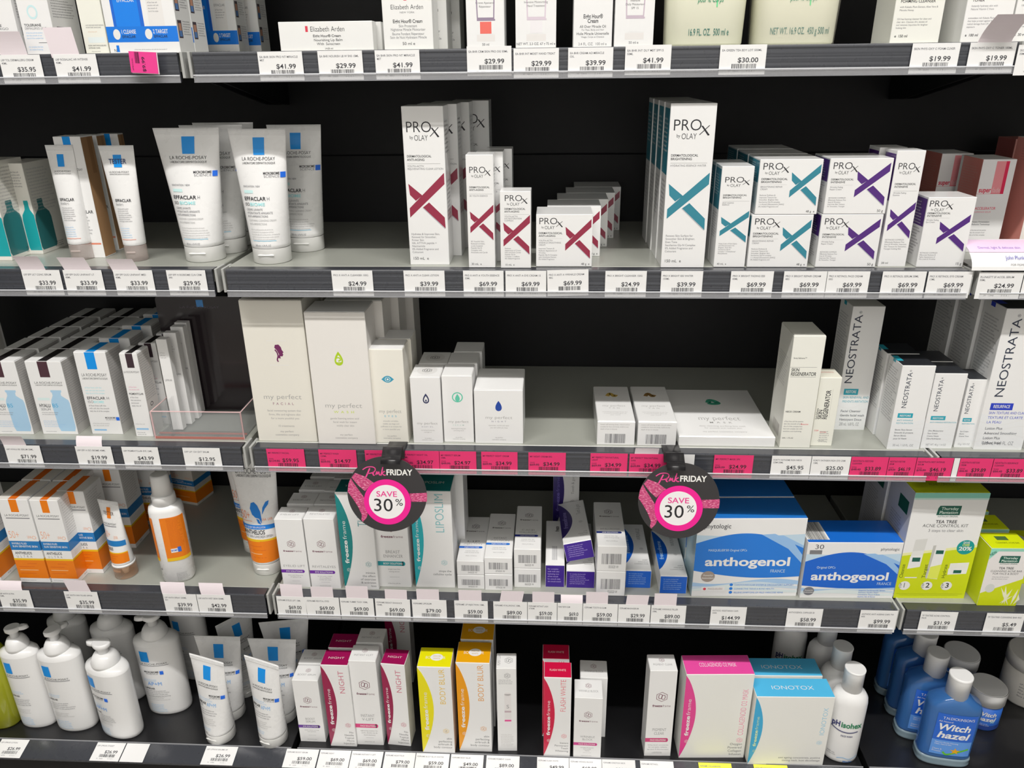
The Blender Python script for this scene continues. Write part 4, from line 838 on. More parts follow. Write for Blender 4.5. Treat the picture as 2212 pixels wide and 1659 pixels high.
# ================================================================= FOURTH SHELF
OR, BLUE4, YEL = 'f0780f', '1f74b5', 'f5b41e'
def sun(mb, F, top):
    for S in (F['front'], F['right']):
        rect(mb, S, .0, .49, 1, .60, M(BLUE4, .4, .3), 1); rect(mb, S, 0, .70, 1, .725, M(YEL, .4), 1); rect(mb, S, 0, .722, 1, .945, M(OR, .4, .3), 1)
    S = F['front']; rect(mb, S, .38, 0, .64, .145, M(OR, .4)); rect(top, F['top'], .38, 0, .64, .99, M('d8691a', .4), 1)
    text(mb, S, .52, .195, .024, 'LA ROCHE-POSAY', K, w='l', al='c', fw=.80); rect(mb, S, .14, .212, .92, .222, SG); o_ = M('f0a98c')
    text(mb, S, .06, .455, .085, '50+', o_, w='l', fw=.36); text(mb, S, .66, .455, .03, 'UVA', o_, w='b', fw=.14); oval(mb, S, .88, .445, .07, .02, o_, 2, inner=.75)
    text(mb, S, .08, .53, .022, 'INVISIBLE FLUID', WH, w='b', fw=.50); text(mb, S, .08, .565, .022, 'SUN SENSITIVE SKIN', WH, w='b', fw=.84)
    text(mb, S, .10, .65, .030, 'ANTHELIOS', K, w='b', fw=.56); text(mb, S, .12, .69, .026, 'ULTRA', SG, w='l', fw=.52, tr=.5)
    for i in range(4): rect(mb, S, .10 if i else .4, .76+.04*i, .72-.1*(i % 2), .768+.04*i, M('d0651a' if i != 2 else 'f9b98a', .4), 2)
    lines(mb, S, .08, .975, .008, 1, .6, SG); lines(mb, F['right'], .1, .06, .015, 14, .8, LG, seed=7); lines(mb, F['right'], .15, .64, .010, 3, .7, LG); text(mb, F['right'], .3, .975, .014, '50 ml', SG)
o = carton('sunscreen_box', 'white orange and blue sunscreen box, second in the front row from the left edge', 3, 46, 109, 1258, 1079, .058, sun, flap='d9d6d1', grp='orange and blue sunscreen boxes')
queue(o, 3, .062, .0, 'white orange and blue sunscreen box, left line', 'orange and blue sunscreen boxes')
o = carton('sunscreen_box', 'white orange and blue sunscreen box, right end of the front row', 3, 113, 171, 1259, 1081, .058, sun, flap='d9d6d1', grp='orange and blue sunscreen boxes')
queue(o, 3, .062, .0, 'white orange and blue sunscreen box, middle line', 'orange and blue sunscreen boxes')
carton('sunscreen_box', 'white orange and blue sunscreen box cut by the left frame edge', 3, -62, 4, 1256, 1077, .058, sun, flap='d9d6d1', grp='orange and blue sunscreen boxes')
o = carton('sunscreen_box', 'taller sunscreen box set back right of the front pair, beside the small tube', 3, 168, 224, 1238, 1062, .05, sun, flap='d9d6d1', grp='taller sunscreen boxes')
queue(o, 2, .075, .018, 'taller sunscreen box behind the small tube', 'taller sunscreen boxes')
carton('sunscreen_box', 'shaded sunscreen box on its own, behind and right of the spray bottle', 3, 374, 430, 1088, 985, .05, sun, mat='cfcac2', grp='taller sunscreen boxes', rot=-14)  # paper toned darker than its twins, shade put into the colour
# small tube standing on a clear cap
def sun_tube(mb, S):
    rect(mb, S, .42, .10, .60, .26, M(OR, .4), 2, 3); text(mb, S, .5, .21, .05, 'TESTER', M('5a4a40'), al='c', fw=.5, k=4); text(mb, S, .46, .36, .030, 'LA ROCHE-POSAY', K, w='l', al='c', fw=.70); rect(mb, S, .12, .375, .80, .385, SG, 2, 4)
    o_ = M('f0a98c'); text(mb, S, .14, .555, .10, '50+', o_, w='l', fw=.34); text(mb, S, .62, .57, .05, 'UVA', o_, fw=.18)
    rect(mb, S, .0, .60, 1, .685, M(BLUE4, .4), 1, 12); text(mb, S, .12, .75, .045, 'ANTHELIOS', K, w='b', fw=.4); rect(mb, S, .0, .785, 1, .805, M(YEL, .4), 1, 12); rect(mb, S, .0, .80, 1, .955, M(OR, .4), 1, 12)
    for i in range(3): rect(mb, S, .2, .84+.035*i, .7-.1*i, .847+.035*i, M('d0651a', .4), 2, 4)
def ring_extra(root, r, ch, H):
    m_ = MB(); m_.loft([(ch*.86, r*1.03, r*1.03), (ch*.99, r*1.04, r*1.04), (ch, r*.95, r*.95)], M('f3f2ef', .3, .3), 36); m_.build('white_collar', root)
    m_ = MB(); m_.loft([(.004, r*.25, r*.25), (ch*.8, r*.45, r*.45)], M('e3cdb6', .4), 20); m_.build('nozzle', root)
tube('sunscreen_tube', 'small tilted sunscreen tester tube standing on a clear cap', 3, (252, 297, 1253), (216, 269, 1082), sun_tube, capmat=clear('d9a985', .38, .1), ch=.026, rot=-16, rr=1.03, extra=ring_extra, ry=-2)
# spray bottle
X, Yf, r, zl = place_round(3, 345, 409, 1260); d = r*.8
root = empty('spray_bottle', 'white sunscreen spray bottle turned to show its orange back label', 'spray bottle', (X, Yf+d, CZ+zl), math.radians(16))
Hs = height_at(X, Yf+d, zl, 1086); mb = MB()
pr = [(0, r*.9, d*.9), (.004, r, d), (Hs*.94, r*1.04, d*1.02), (Hs*.985, r*.98, d*.95), (Hs, r*.82, d*.8), (Hs+.004, r*.6, d*.62)]
mb.loft(pr, M('f0efec', .28, .35), 48, 2.6); mb.build('bottle_body', root)
S = Round(2*r, Hs*.95, lambda v: (r*(1+.04*v/Hs), d*(1+.02*v/Hs), 0), pw=2.6, k0=3); mb = MB()
rect(mb, S, .01, .07, .11, .66, M(OR, .4, .3), 1, 8); rect(mb, S, .34, .07, .995, .66, M(OR, .4, .3), 1, 14); rect(mb, S, .34, .63, .995, .675, M(YEL, .4), 2, 12); rect(mb, S, .01, .63, .11, .675, M(YEL, .4), 2, 4)
lines(mb, S, .52, .10, .010, 22, .40, M('c05a10'), seed=5, lh=1.8); rect(mb, S, .50, .50, .70, .555, M('dfe4ee'), 3, 4); rect(mb, S, .70, .485, .80, .555, M('3567c8'), 3, 3); text(mb, S, .51, .535, .022, 'BIOME', M('3567c8'), w='b', fw=.18, k=5)
lines(mb, S, .52, .86, .009, 7, .4, SG, seed=3); text(mb, S, .08, .80, .025, 'S', K, w='b')
mb.build('back_label', root)
mb = MB(); mb.loft([(Hs+.002, r*.74, d*.84), (Hs+.016, r*.72, d*.82), (Hs+.018, r*.68, d*.78)], M('e8e6e3', .35, .3), 40); mb.build('collar', root)
mb = MB(); mb.loft([(Hs+.018, r*.62, d*.72), (Hs+.05, r*.54, d*.64), (Hs+.053, r*.48, d*.56)], M('e4e2df', .35, .3), 40); mb.build('cap', root)
# wet skin sunscreen tubes (seal up under the shelf above)
def wet(mb, S):
    text(mb, S, .5, .17, .045, 'LA ROCHE-POSAY', K, w='l', al='c', fw=.80); text(mb, S, .5, .20, .022, 'LABORATOIRE DERMATOLOGIQUE', K, al='c', fw=.78); B = M('1e7ad0', .4)
    q = lambda L: [(.58+x, .53+y*.9) for x, y in L]
    poly(mb, S, q([(-.24, -.06), (-.20, -.115), (-.12, -.125), (-.04, -.09), (.02, -.03), (.04, .05), (.03, .09), (-.02, .04), (-.12, .03), (-.20, .0)]), B, 2)
    poly(mb, S, q([(.06, .0), (.08, -.07), (.16, -.125), (.24, -.14), (.22, -.10), (.14, -.06)]), B, 2); poly(mb, S, q([(-.10, .04), (-.03, .05), (.02, .10), (-.06, .085)]), B, 2)
    o_ = M('f0906c'); text(mb, S, .06, .575, .075, '50+', o_, w='l', fw=.26); rect(mb, S, .08, .59, .36, .594, o_, 2, 3); text(mb, S, .62, .585, .022, 'UVA  UVB', o_, fw=.26)
    rect(mb, S, 0, .625, 1, .665, B, 1, 14); text(mb, S, .1, .655, .018, 'WET OR DRY SKIN APPLICATION', WH, fw=.6, k=3); text(mb, S, .06, .71, .038, 'ANTHELIOS', K, w='b', fw=.62); text(mb, S, .08, .742, .022, 'WET SKIN SUNSCREEN SPF50+', SG, fw=.80)
    rect(mb, S, 0, .757, 1, .78, M(YEL, .4), 1, 14); rect(mb, S, 0, .775, 1, .975, M(OR, .4, .3), 1, 14)
    for i in range(4): rect(mb, S, .15, .82+.035*i, .55+.12*(i % 2), .826+.035*i, M('d0651a' if i != 2 else 'f9b98a', .4), 2, 4)
t = tube('sunscreen_tube', 'large white and orange sunscreen tube with blue splash, front one at the bay seam', 3, (549, 612, 1245), (494, 598, 980), wet, ch=.021, grp='blue splash sunscreen tubes')
c = copy_tree(t); c.location.y += .062; c.location.x -= .040; c['label'] = 'large white and orange sunscreen tube with blue splash, left and behind'
# freezeframe cartons
def ff(l1, l2, bar, barc, body, topl=None, bt=.735, lt=.44):
    def art(mb, F, top):
        S = F['front']; ink = M('6a3048'); g = M('8b8b8d')
        hexlogo(mb, S, .5, lt-.085, .105, M('7a4a5a'), 2); text(mb, S, .18, lt+.03, .024, 'freeze', ink, w='x', fw=.36); text(mb, S, .55, lt+.03, .024, 'frame', ink, w='l', fw=.30)
        text(mb, S, .5, bt-.085 if l2 else bt-.04, .032, l1, g, w='l', al='c', fw=min(.8, .075*len(l1)))
        if l2: text(mb, S, .5, bt-.04, .032, l2, g, w='l', al='c', fw=min(.8, .075*len(l2)))
        B = M(barc, .4, .3); rect(mb, S, 0, bt, .80, bt+.047, B, 1); oval(mb, S, .80, bt+.0235, .06, .0235, B, 1); text(mb, S, .18, bt+.034, .020, bar, WH, w='b', fw=.60, k=2)
        para(mb, S, .5, bt+.09, .013, body, g, al='c', lh=2.0); rect(mb, S, .35, bt+.17, .65, bt+.172, g); lines(mb, S, .28, .965, .011, 1, .5, g)
        Q = F['top']; hexlogo(top, Q, .5, .36, .26, M('7a4a5a'), 1); text(top, Q, .5, .70, .11, topl or (l1+' '+l2), g, w='l', al='c', fw=.7); lines(mb, F['right'], .1, .1, .012, 18, .8, M('b5b3b0'), seed=2)
    return art
FM = 'e9e6e2'
o = carton('eyelid_cream_box', 'white box with purple band, left of the purple banded pair at the seam', 3, 613, 671, 1268, 1122, .036, ff('EYELID LIFT', '', 'EYE SOLUTIONS', '6b2a9c', ['instant eyelid lifting serum', 'anti ageing anti sag']), mat=FM, flap=FM, grp='purple banded white boxes')
queue(o, 3, .045, .006, 'white box with purple band, left line', 'purple banded white boxes')
o = carton('eye_cream_box', 'white box with purple band, right of the purple banded pair at the seam', 3, 674, 737, 1271, 1121, .036, ff('REVITALEYES', '', 'EYE SOLUTIONS', '6b2a9c', ['for dark circles, wrinkles', 'chronic puffiness &', 'hooded dark circles']), mat=FM, flap=FM, grp='purple banded white boxes')
queue(o, 4, .042, .005, 'white box with purple band, right line', 'purple banded white boxes')
def fcres(titl, tcol, body, topc, tt=.06):
    def art(mb, F, top):
        S = F['front']; hexlogo(mb, S, .76, .73, .055, M(tcol)); text(mb, S, .80, .42 if len(titl) > 6 else .34, .075 if S.w > S.h*.3 else .05, titl, M(tcol), w='l', rot=90, fw=min(.40, .055*len(titl)))
        para(mb, S, .93, .83, .022, body, M('77777a'), al='r', lh=1.6); text(top, F['top'], .5, .6, .13, titl, M('f2d9d4', .4), w='l', al='c', fw=.6, k=1); lines(mb, F['right'], .1, .1, .012, 18, .8, M('b5b3b0'), seed=3)
    return art
TG = '0d7f80'
o = carton('tummy_cream_box', 'tall white box with dark teal curved panel left of the left round sign', 3, 746, 819, 1273, 1064, .04, fcres('TUMMY', '5f9aa0', ['mimics', 'the effect', 'of exercise', '& activates', 'loss'], TG), mat=FM, flap='0d5c5c', grp='teal panelled tall boxes'); wd, dd, hh = DIM[o.name]; crescent(o, wd, hh, TG, .36, lab='dark teal curved panel')
carton('body_cream_box', 'tall white box with teal band directly under the left round sign', 3, 820, 889, 1268, 1062, .045, ff('BREAST', 'ENHANCER', 'BODY SOLUTIONS', '178f99', ['target bust line', 'toning serum'], bt=.72), mat=FM, flap=FM)
o = carton('slimming_cream_box', 'tallest white box with turquoise curved panel right of the left round sign', 3, 899, 983, 1269, 1061, .055, fcres('LIPOSLIM', '7db8be', ['stops the', 'cellulite cycle'], TG), mat=FM, flap='0f7a7a', grp='teal panelled tall boxes'); wd, dd, hh = DIM[o.name]; crescent(o, wd, hh, '17a3ae', .27, lab='turquoise curved panel')
queue(o, 1, .06, .012, 'tall white box with turquoise curved panel', 'teal panelled tall boxes')
def lie(l1, l2, bar, barc, seed):
    def art(mb, F, top):
        S = F['front']; barcode(mb, S, .16, .30, .84, .72, M('6f6f73'), seed=seed); text(mb, S, .40, .88, .11, '0%d5020 W' % (seed % 9), M('77777a'), fw=.34)
        Q = F['top']; g = M('8b8b8d'); hexlogo(top, Q, .5, .24, .11, M('5a4a55'), 1); text(top, Q, .16, .36, .026, 'freeze', M('3a3038'), w='x', fw=.38, k=1); text(top, Q, .55, .36, .026, 'frame', M('3a3038'), w='l', fw=.32, k=1)
        text(top, Q, .5, .60, .035, l1, g, w='l', al='c', fw=.5, k=1); text(top, Q, .5, .655, .035, l2, g, w='l', al='c', fw=.7, k=1)
        B = M(barc, .4, .3); rect(top, Q, 0, .69, .82, .735, B, 1); oval(top, Q, .82, .7125, .06, .0225, B, 1); text(top, Q, .2, .723, .02, bar, WH, w='b', fw=.55); para(top, Q, .5, .80, .016, ['instantly fuller lips,', 'visible & long lasting', '', '10ml e 0.33fl.oz'], g, al='c', lh=2.2)
    return art
zr = ZD[3]
for xl, xr, y0, y1, yk, a, lb in ((989, 1047, 1272, 1243, 1092, lie('LIP', 'INJECTION', 'INJECTION FREE', '1d62c4', 4), 'leftmost lying stack'), (1048, 1107, 1275, 1241, 1090, lie('INSTANT', 'INFUSION', 'INJECTION FREE', '2a6fc8', 7), 'second lying stack with torn flap'), (1111, 1168, 1269, 1229, 1077, lie('C-ACID', 'HYALURONIC', 'LINE SOLUTIONS', '27358f', 6), 'third lying stack beside purple box'), (1287, 1349, 1287, 1235, 1110, lie('', 'HYALURONIC', 'LINE SOLUTIONS', '23306f', 5), 'rightmost lying stack beside blue ended box')):
    o = carton('serum_box', 'white lying box with barcode end, lower one, ' + lb, 3, xl, xr, y0, y1, .13, a, flap=FM, mat=FM, grp='lying white serum boxes')
    c = copy_tree(o); c.location.z += DIM[o.name][2]+.0012; c['label'] = 'white lying box with barcode end, upper one, ' + lb
PU = '3b1f86'
def pend(col, side):
    def art(mb, F, top):
        S = F['front']; lines(mb, S, .12, .20, .06, 6, .72, M('b8a9de' if col == PU else 'a9c6f0'), seed=4, lh=1.9)
        Q = F['top']
        if side:
            n = 16; P = [(0, .02)]+[(.46*math.sin(math.pi*i/n)**.8, .02+.86*i/n) for i in range(n+1)]+[(0, .88)]; poly(top, Q, P, M('2b1c66' if col == PU else '1558b8', .4, .3), 1)
            text(top, Q, .26, .66, .05, 'freezeframe', M('8f84c4' if col == PU else '9fc0ee'), w='b', rot=90, fw=.40, k=2); para(top, Q, .92, .80, .02, ['oral', 'whitening', 'booster'] if col == PU else ['DEEP', 'WRINKLE', 'CORRECTOR'], M('8b8b8d'), al='r', lh=2.0, k=1); hexlogo(top, Q, .75, .55, .045, M('8b8b8d'), 1)
            text(top, Q, .80, .36, .05, 'Tooth & gum' if col == PU else 'WRINKLE', M('8b8b8d'), w='l', rot=90, fw=.26, k=1)
        else: barcode(top, Q, .34, .60, .62, .90, M('a0a0a4'), seed=9, k=1); text(top, Q, .72, .26, .05, 'freeze', K, w='x', rot=90, fw=.12, k=1)
    return art
carton('serum_box', 'white box lying with plain purple end, narrow one beside the barcode stacks', 3, 1178, 1219, 1268, 1221, .13, pend(PU, False), faces={'front': PU}, mat=FM, flap=FM)
o = carton('toothpaste_box', 'white box lying with purple end, lower one of the purple crescent pair', 3, 1223, 1284, 1270, 1234, .14, pend(PU, True), faces={'front': PU}, mat=FM, flap=FM, grp='purple ended lying boxes')
c = copy_tree(o); c.location.z += DIM[o.name][2]+.014; c.location.y += .012; c.rotation_euler = (math.radians(-4.5), math.radians(-11), math.radians(4)); c['label'] = 'white box with purple end tilted sideways on top of its twin'
def standp(mb, F, top): hexlogo(mb, F['front'], .75, .6, .05, M('8b8b8d')); text(mb, F['front'], .80, .50, .03, 'Tooth & gum', M('8b8b8d'), w='l', rot=90, fw=.24)
o = carton('toothpaste_box', 'white box with dark purple curved panel standing at the back of the fourth shelf', 3, 1194, 1249, 1150, None, .04, standp, mat=FM, h=.16, grp='purple ended lying boxes'); wd, dd, hh = DIM[o.name]; crescent(o, wd, hh, '2b1c66', .42, lab='dark purple curved panel', textc='6a5fa8')
carton('wrinkle_cream_box', 'white box lying with bright blue end, left of the blue ended pair', 3, 1350, 1405, 1270, 1233, .135, pend('1f62c9', True), faces={'front': '1f62c9'}, mat=FM, flap=FM, grp='blue ended lying boxes')
carton('wrinkle_cream_box', 'white box lying with bright blue end, right of the pair under the right round sign', 3, 1424, 1482, 1282, 1245, .13, pend('1f62c9', True), faces={'front': '1f62c9'}, mat=FM, flap=FM, grp='blue ended lying boxes')
def wave(t0, amp, ph, n=24, k=1.): return [(i/n, t0+amp*math.sin(k*math.pi*i/n+ph)) for i in range(n+1)]
def antho(small):
    def art(mb, F, top):
        S = F['front']; B = M('1f74cf' if not small else '0f5fc6', .3, .4); L1 = M('b9cfe8', .3, .4); L2 = M('8fb6e2', .3, .4)
        poly(mb, S, wave(.20, .02, .3)[::1]+[(1, .46)]+wave(.40, -.16, .25)[::-1][1:]+[(0, .34)], L1, 1)
        poly(mb, S, [(.62, .22), (.80, .21), (1, .34), (1, .56), (.84, .38)], L2, 2)
        up = [(i/24, (.31 if not small else .34)+.06*i/24-(.155 if not small else .20)*math.sin(math.pi*i/24)) for i in range(25)]
        lo = [(i/24, (.66+.075*i/24+.05*math.sin(math.pi*i/24)) if not small else (.77+.03*i/24+.035*math.sin(math.pi*i/24))) for i in range(25)][::-1]
        poly(mb, S, up+lo, B, 3)
        poly(mb, S, [(.60, .20), (.72, .19), (.90, .30), (1, .46), (1, .56), (.86, .38)], L2, 4)
        for j, (c_, t) in enumerate((('9fbfe4', .80), ('c3d3e6', .84), ('d5dfea', .88))): poly(mb, S, [(0, t)]+wave(t, .035, .4+j, k=1.8)+wave(t+.05, .02, 1.2+j, k=1.5)[::-1], M(c_, .3, .4), 1.4+.7*j)
        if small:
            text(mb, S, .075, .115, .075, '30', M('55555a'), fw=.10); rect(mb, S, .03, .135, .16, .205, M('77777a'), 5); lines(mb, S, .05, .155, .018, 2, .09, WH); text(mb, S, .77, .135, .045, 'phytologic', M('44444a'), w='l', fw=.2, k=6)
        else: text(mb, S, .06, .12, .055, 'phytologic', M('44444a'), w='r', fw=.25, k=6)
        text(mb, S, .12 if not small else .13, .41 if not small else .46, .028 if not small else .04, "MASQUELIER'S\u00ae Original OPCs" if not small else 'Original OPCs', M('c5d9f2'), fw=.36 if not small else .20, k=6)
        text(mb, S, .10 if not small else .085, .595 if not small else .665, .105 if not small else .135, 'anthogenol', M('f4f2ee', .35), w='x', fw=.80 if not small else .83, k=6)
        text(mb, S, .72 if not small else .80, .685 if not small else .755, .040 if not small else .05, 'FRANCE', M('c5d9f2'), w='l', fw=.14 if not small else .155, k=6)
        oval(mb, S, .14 if not small else .085, .735 if not small else .87, .065 if not small else .058, .07 if not small else .075, M('9c8f86' if not small else '77787e', .35), 7); text(mb, S, .14 if not small else .085, .73 if not small else .865, .02, 'Powerful', WH, w='b', al='c', fw=.09, k=8); text(mb, S, .14 if not small else .085, .765 if not small else .90, .02, 'Antioxidant', WH, w='b', al='c', fw=.11, k=8)
        if not small:
            for i in range(3): oval(mb, S, .37, .845+.05*i, .016, .018, M('2a7ad6'), 6); text(mb, S, .40, .858+.05*i, .020, ['CARDIOVASCULAR SYSTEM & CIRCULATORY SUPPORT', 'CONNECTIVE TISSUE & BONE HEALTH', 'RELIEVE SYMPTOMS OF MILD VARICOSE VEINS'][i], M('5a8fd0'), fw=[.56, .38, .47][i], k=6)
            rect(mb, S, .09, .87, .31, .935, M('e8e4e2', .4), 5); text(mb, S, .15, .91, .022, 'MASQUELIERS', M('a08a88'), fw=.14, k=6); oval(mb, S, .12, .90, .014, .016, RED, 6)
        else: para(mb, S, .62, .865, .022, ['Supports Cardiovascular System', 'Maintains Healthy Heart', 'Connective Tissue & Bone', 'Healthy Skin & Bones'], M('3f77c4'), lh=1.75, k=6)
        Q = F['top']; lines(top, Q, .3, .25, .05, 5, .6, M('7fb0ea'), k_ if False else 2.2) if False else None
        if small: rect(top, Q, .0, .1, .24, .9, WH, 1); barcode(top, Q, .02, .1, .22, .9, K, seed=4)
        lines(mb, F['left'], .1, .1, .02, 10, .8, LB)
    return art
o = carton('supplement_box', 'large blue and white supplement box with bold white lettering', 3, 1492, 1721, 1288, 1120, .06, antho(False), rot=2.2, flap='1f6fc0', mat='e8e6e0', faces={'left': 'bcd6ea', 'top': '1f6fc0'}, coat=.4)
queue(o, 1, .064, .0, 'large blue and white supplement box', 'large supplement boxes')
carton('supplement_box', 'smaller deep blue supplement box with barcode on its lid', 3, 1726, 1929, 1292, 1172, .062, antho(True), rot=1.6, flap='1565c4', mat='e8e8ea', faces={'top': '1565c4'}, coat=.4)
LIME = 'c3cf10'
def leaf_logo(mb, S, u, t, wd, hg, mt='1d5a4c'):
    poly(mb, S, [(u+.02, t), (u+wd, t), (u+wd*.98, t+hg), (u-.01, t+hg), (u, t+hg*.25)], M(mt, .4), 3); text(mb, S, u+wd*.14, t+hg*.45, hg*.30, 'Thursday', M('cfe0d6'), w='b', fw=wd*.74, k=4); text(mb, S, u+wd*.08, t+hg*.86, hg*.30, 'Plantation', M('cfe0d6'), w='b', fw=wd*.82, k=4)
    text(mb, S, u+wd*.04, t+hg*1.22, hg*.16, 'AUSTRALIAN ORIGINAL', M('3f6f62'), fw=wd*.9, k=4)
def kit(mb, F, top):
    S = F['front']; L = M(LIME, .4, .2); poly(mb, S, [(0, .575), (1, .49), (1, 1), (0, 1)], L, 1); poly(mb, S, [(0, .56), (1, .475), (1, .50), (0, .585)], M('dfe6a0', .4), 2)
    rect(mb, S, 0, .0, 1, .045, M('7fbfae', .4), 1); rect(mb, S, 0, .045, 1, .06, M('b9d6cd', .4), 1); leaf_logo(mb, S, .35, .115, .31, .085)
    text(mb, S, .5, .275, .028, 'TEA TREE', K, w='b', al='c', fw=.29); text(mb, S, .5, .312, .028, 'ACNE CONTROL KIT', K, w='l', al='c', fw=.62); text(mb, S, .52, .355, .024, '3 steps to clear skin', SG, al='c', fw=.48)
    oval(mb, S, .845, .50, .12, .068, M('14918f', .4), 3); text(mb, S, .845, .465, .02, 'SAVE', WH, w='b', al='c', fw=.09, k=4); text(mb, S, .845, .49, .022, 'OVER', M('d6e25a'), w='b', al='c', fw=.10, k=4); text(mb, S, .845, .53, .034, '20%', WH, w='x', al='c', fw=.18, k=4)
    pw = M('e3e3df', .3, .3); dk = M('1d5a4c', .4)
    poly(mb, S, [(.115, .585), (.285, .575), (.27, .80), (.10, .80)], pw, 3); poly(mb, S, [(.14, .43), (.30, .42), (.29, .53), (.13, .54)], M('cfcfcc', .3), 3); poly(mb, S, [(.13, .54), (.29, .53), (.285, .575), (.12, .585)], M('d9d9d6', .3), 3); poly(mb, S, [(.106, .71), (.277, .69), (.27, .79), (.10, .79)], L, 4); rect(mb, S, .15, .60, .26, .64, dk, 4); lines(mb, S, .15, .66, .010, 3, .1, SG)
    poly(mb, S, [(.40, .485), (.585, .48), (.56, .81), (.40, .80)], pw, 3); poly(mb, S, [(.40, .485), (.44, .482), (.41, .81), (.385, .79)], M('b9b9b4', .3), 4); poly(mb, S, [(.425, .69), (.57, .665), (.56, .805), (.415, .80)], M('d6de5a', .4), 4); rect(mb, S, .455, .53, .56, .565, dk, 4); lines(mb, S, .455, .585, .010, 3, .1, SG)
    poly(mb, S, [(.69, .655), (.95, .645), (.95, .70), (.69, .705)], M('dededa', .3), 3); poly(mb, S, [(.68, .705), (.95, .70), (.94, .80), (.69, .81)], pw, 3); poly(mb, S, [(.685, .765), (.945, .755), (.94, .80), (.69, .81)], L, 4); rect(mb, S, .76, .72, .87, .75, dk, 4)
    for u, s, n in ((.07, 'Cleanse', '1'), (.385, 'Target', '2'), (.66, 'Hydrate', '3')):
        text(mb, S, u, .80, .028, s, M('4a5a20'), rot=90, fw=.135, k=4)
        oval(mb, S, u+.05, .875, .078, .043, WH, 4); text(mb, S, u+.03, .893, .045, n, K, w='b', fw=.06 if n != '1' else .035, k=5); text(mb, S, u+.01, .90, .016, 'STEP', K, rot=90, fw=.05, k=5)
    rect(mb, S, .03, .955, .96, .957, M('7f8a10'), 3); rect(mb, S, .08, .968, .9, .970, M('7f8a10'), 3); text(top, F['top'], .5, .55, .10, 'TEA TREE', M('6f7a10'), w='b', al='c', fw=.2); text(top, F['top'], .5, .72, .10, 'ACNE CONTROL KIT', M('6f7a10'), al='c', fw=.45)
    Q = F['left']; rect(mb, Q, .45, .12, .85, .24, dk, 1); lines(mb, Q, .2, .32, .013, 18, .6, SG, seed=8)
o = carton('kit_box', 'white and lime tea tree kit box with three numbered steps', 3, 1928, 2083, 1292, 1065, .075, kit, rot=1.5, mat='e6e3df', flap='b8c410', faces={'left': 'c9cad0', 'top': 'b8c410'})
queue(o, 1, .08, -.002, 'white and lime tea tree kit box', 'tea tree kit boxes')
def soap(mb, F, top):
    S = F['front']; L = M(LIME, .4, .2); poly(mb, S, [(0, .78), (1, .52), (1, 1), (0, 1)], L, 1); rect(mb, S, 0, 0, 1, .05, M('8fc6b4', .4), 1); poly(mb, S, [(0, .0), (.26, 0), (0, .19)], M('8fd0bd', .4), 2); text(mb, S, .03, .135, .045, 'NEW', dkk, w='b', rot=38, fw=.10, k=3)
    leaf_logo(mb, S, .28, .125, .50, .12); text(mb, S, .5, .355, .035, 'TEA TREE', K, w='b', al='c', fw=.38); text(mb, S, .52, .405, .032, 'CLEANSING ACNE BAR', K, w='l', al='c', fw=.80); text(mb, S, .52, .45, .032, 'FOR FACE & BODY', K, w='l', al='c', fw=.66); lines(mb, S, .2, .50, .018, 2, .55, SG)
    oval(mb, S, .22, .69, .12, .075, M('c9ccc8', .4), 3); lines(mb, S, .14, .69, .018, 2, .16, SG)
    w_ = M('e6ecc0', .4)
    for u, t, a, l in ((.62, .98, 70, .30), (.70, .98, 98, .34), (.80, .99, 118, .36), (.56, .96, 40, .22), (.86, .99, 80, .30), (.92, .98, 60, .22)):
        ca, sa = math.cos(math.radians(a)), math.sin(math.radians(a)); q = S.h/S.w
        poly(mb, S, [(u, t), (u+ca*l*.5*q-.04, t-sa*l*.5), (u+ca*l*q if u+ca*l*q < .99 else .99, t-sa*l), (u+ca*l*.5*q+.04, t-sa*l*.5)], w_, 3)
    rect(top, F['top'], .32, .25, .62, .5, M('4a6a3a', .4), 1); text(top, F['top'], .52, .72, .10, 'CLEANSING ACNE BAR', M('6f7a10'), al='c', fw=.6)
dkk = M('1d5a4c', .4)
o = carton('soap_box', 'lime and white acne soap box, front one at the right frame edge', 3, 2109, 2194, 1308, 1185, .042, soap, mat='dddad9', flap='cbd80c', faces={'left': 'cbd80c', 'top': 'cbd80c'}, rot=1)
queue(o, 3, .052, -.004, 'lime and white acne soap box', 'lime soap boxes')
def lim(mb, F, top):
    S = F['top']; oval(top, S, .5, .45, .40, .36, M('c9cac6', .4), 1); rect(top, S, .36, .22, .66, .40, M('2a4a40', .4), 2); lines(top, S, .36, .5, .05, 3, .3, SG)
carton('face_wipes_pack', 'lime and grey soft pack lying right of the soap boxes, cut by the frame edge', 3, 2204, 2300, 1262, 1235, .12, lim, mat='c3cf10', flap='c3cf10')
# ================================================================= BOTTOM SHELF
PW = M('eceef0', .3, .3)
def pump_art(mb, S, kind):
    rect(mb, S, .18, .05, .38, .195, M('0a8cec', .4), 2, 4); text(mb, S, .14, .235, .022, 'LA ROCHE-POSAY', K, w='l', fw=.62); rect(mb, S, .14, .247, .78, .253, SG, 2, 6)
    if kind: text(mb, S, .20, .35, .020, 'MICROBIOME', K, w='b', fw=.34); text(mb, S, .24, .375, .018, 'SCIENCE', SG, fw=.28); rect(mb, S, .56, .33, .64, .38, M('2468d8'), 2, 3); text(mb, S, .22, .54, .05, 'AP+M', M('6fa3e0'), fw=.34)
    lines(mb, S, .14, .46, .012, 2, .4, LB); text(mb, S, .12, .53 if not kind else .60, .022, 'LIPIKAR', K, w='b', fw=.25); lines(mb, S, .14, .575 if not kind else .63, .014, 4, .6, SG); lines(mb, S, .16, .72, .012, 3, .5, LG); lines(mb, S, .18, .84, .013, 5, .4, LB)
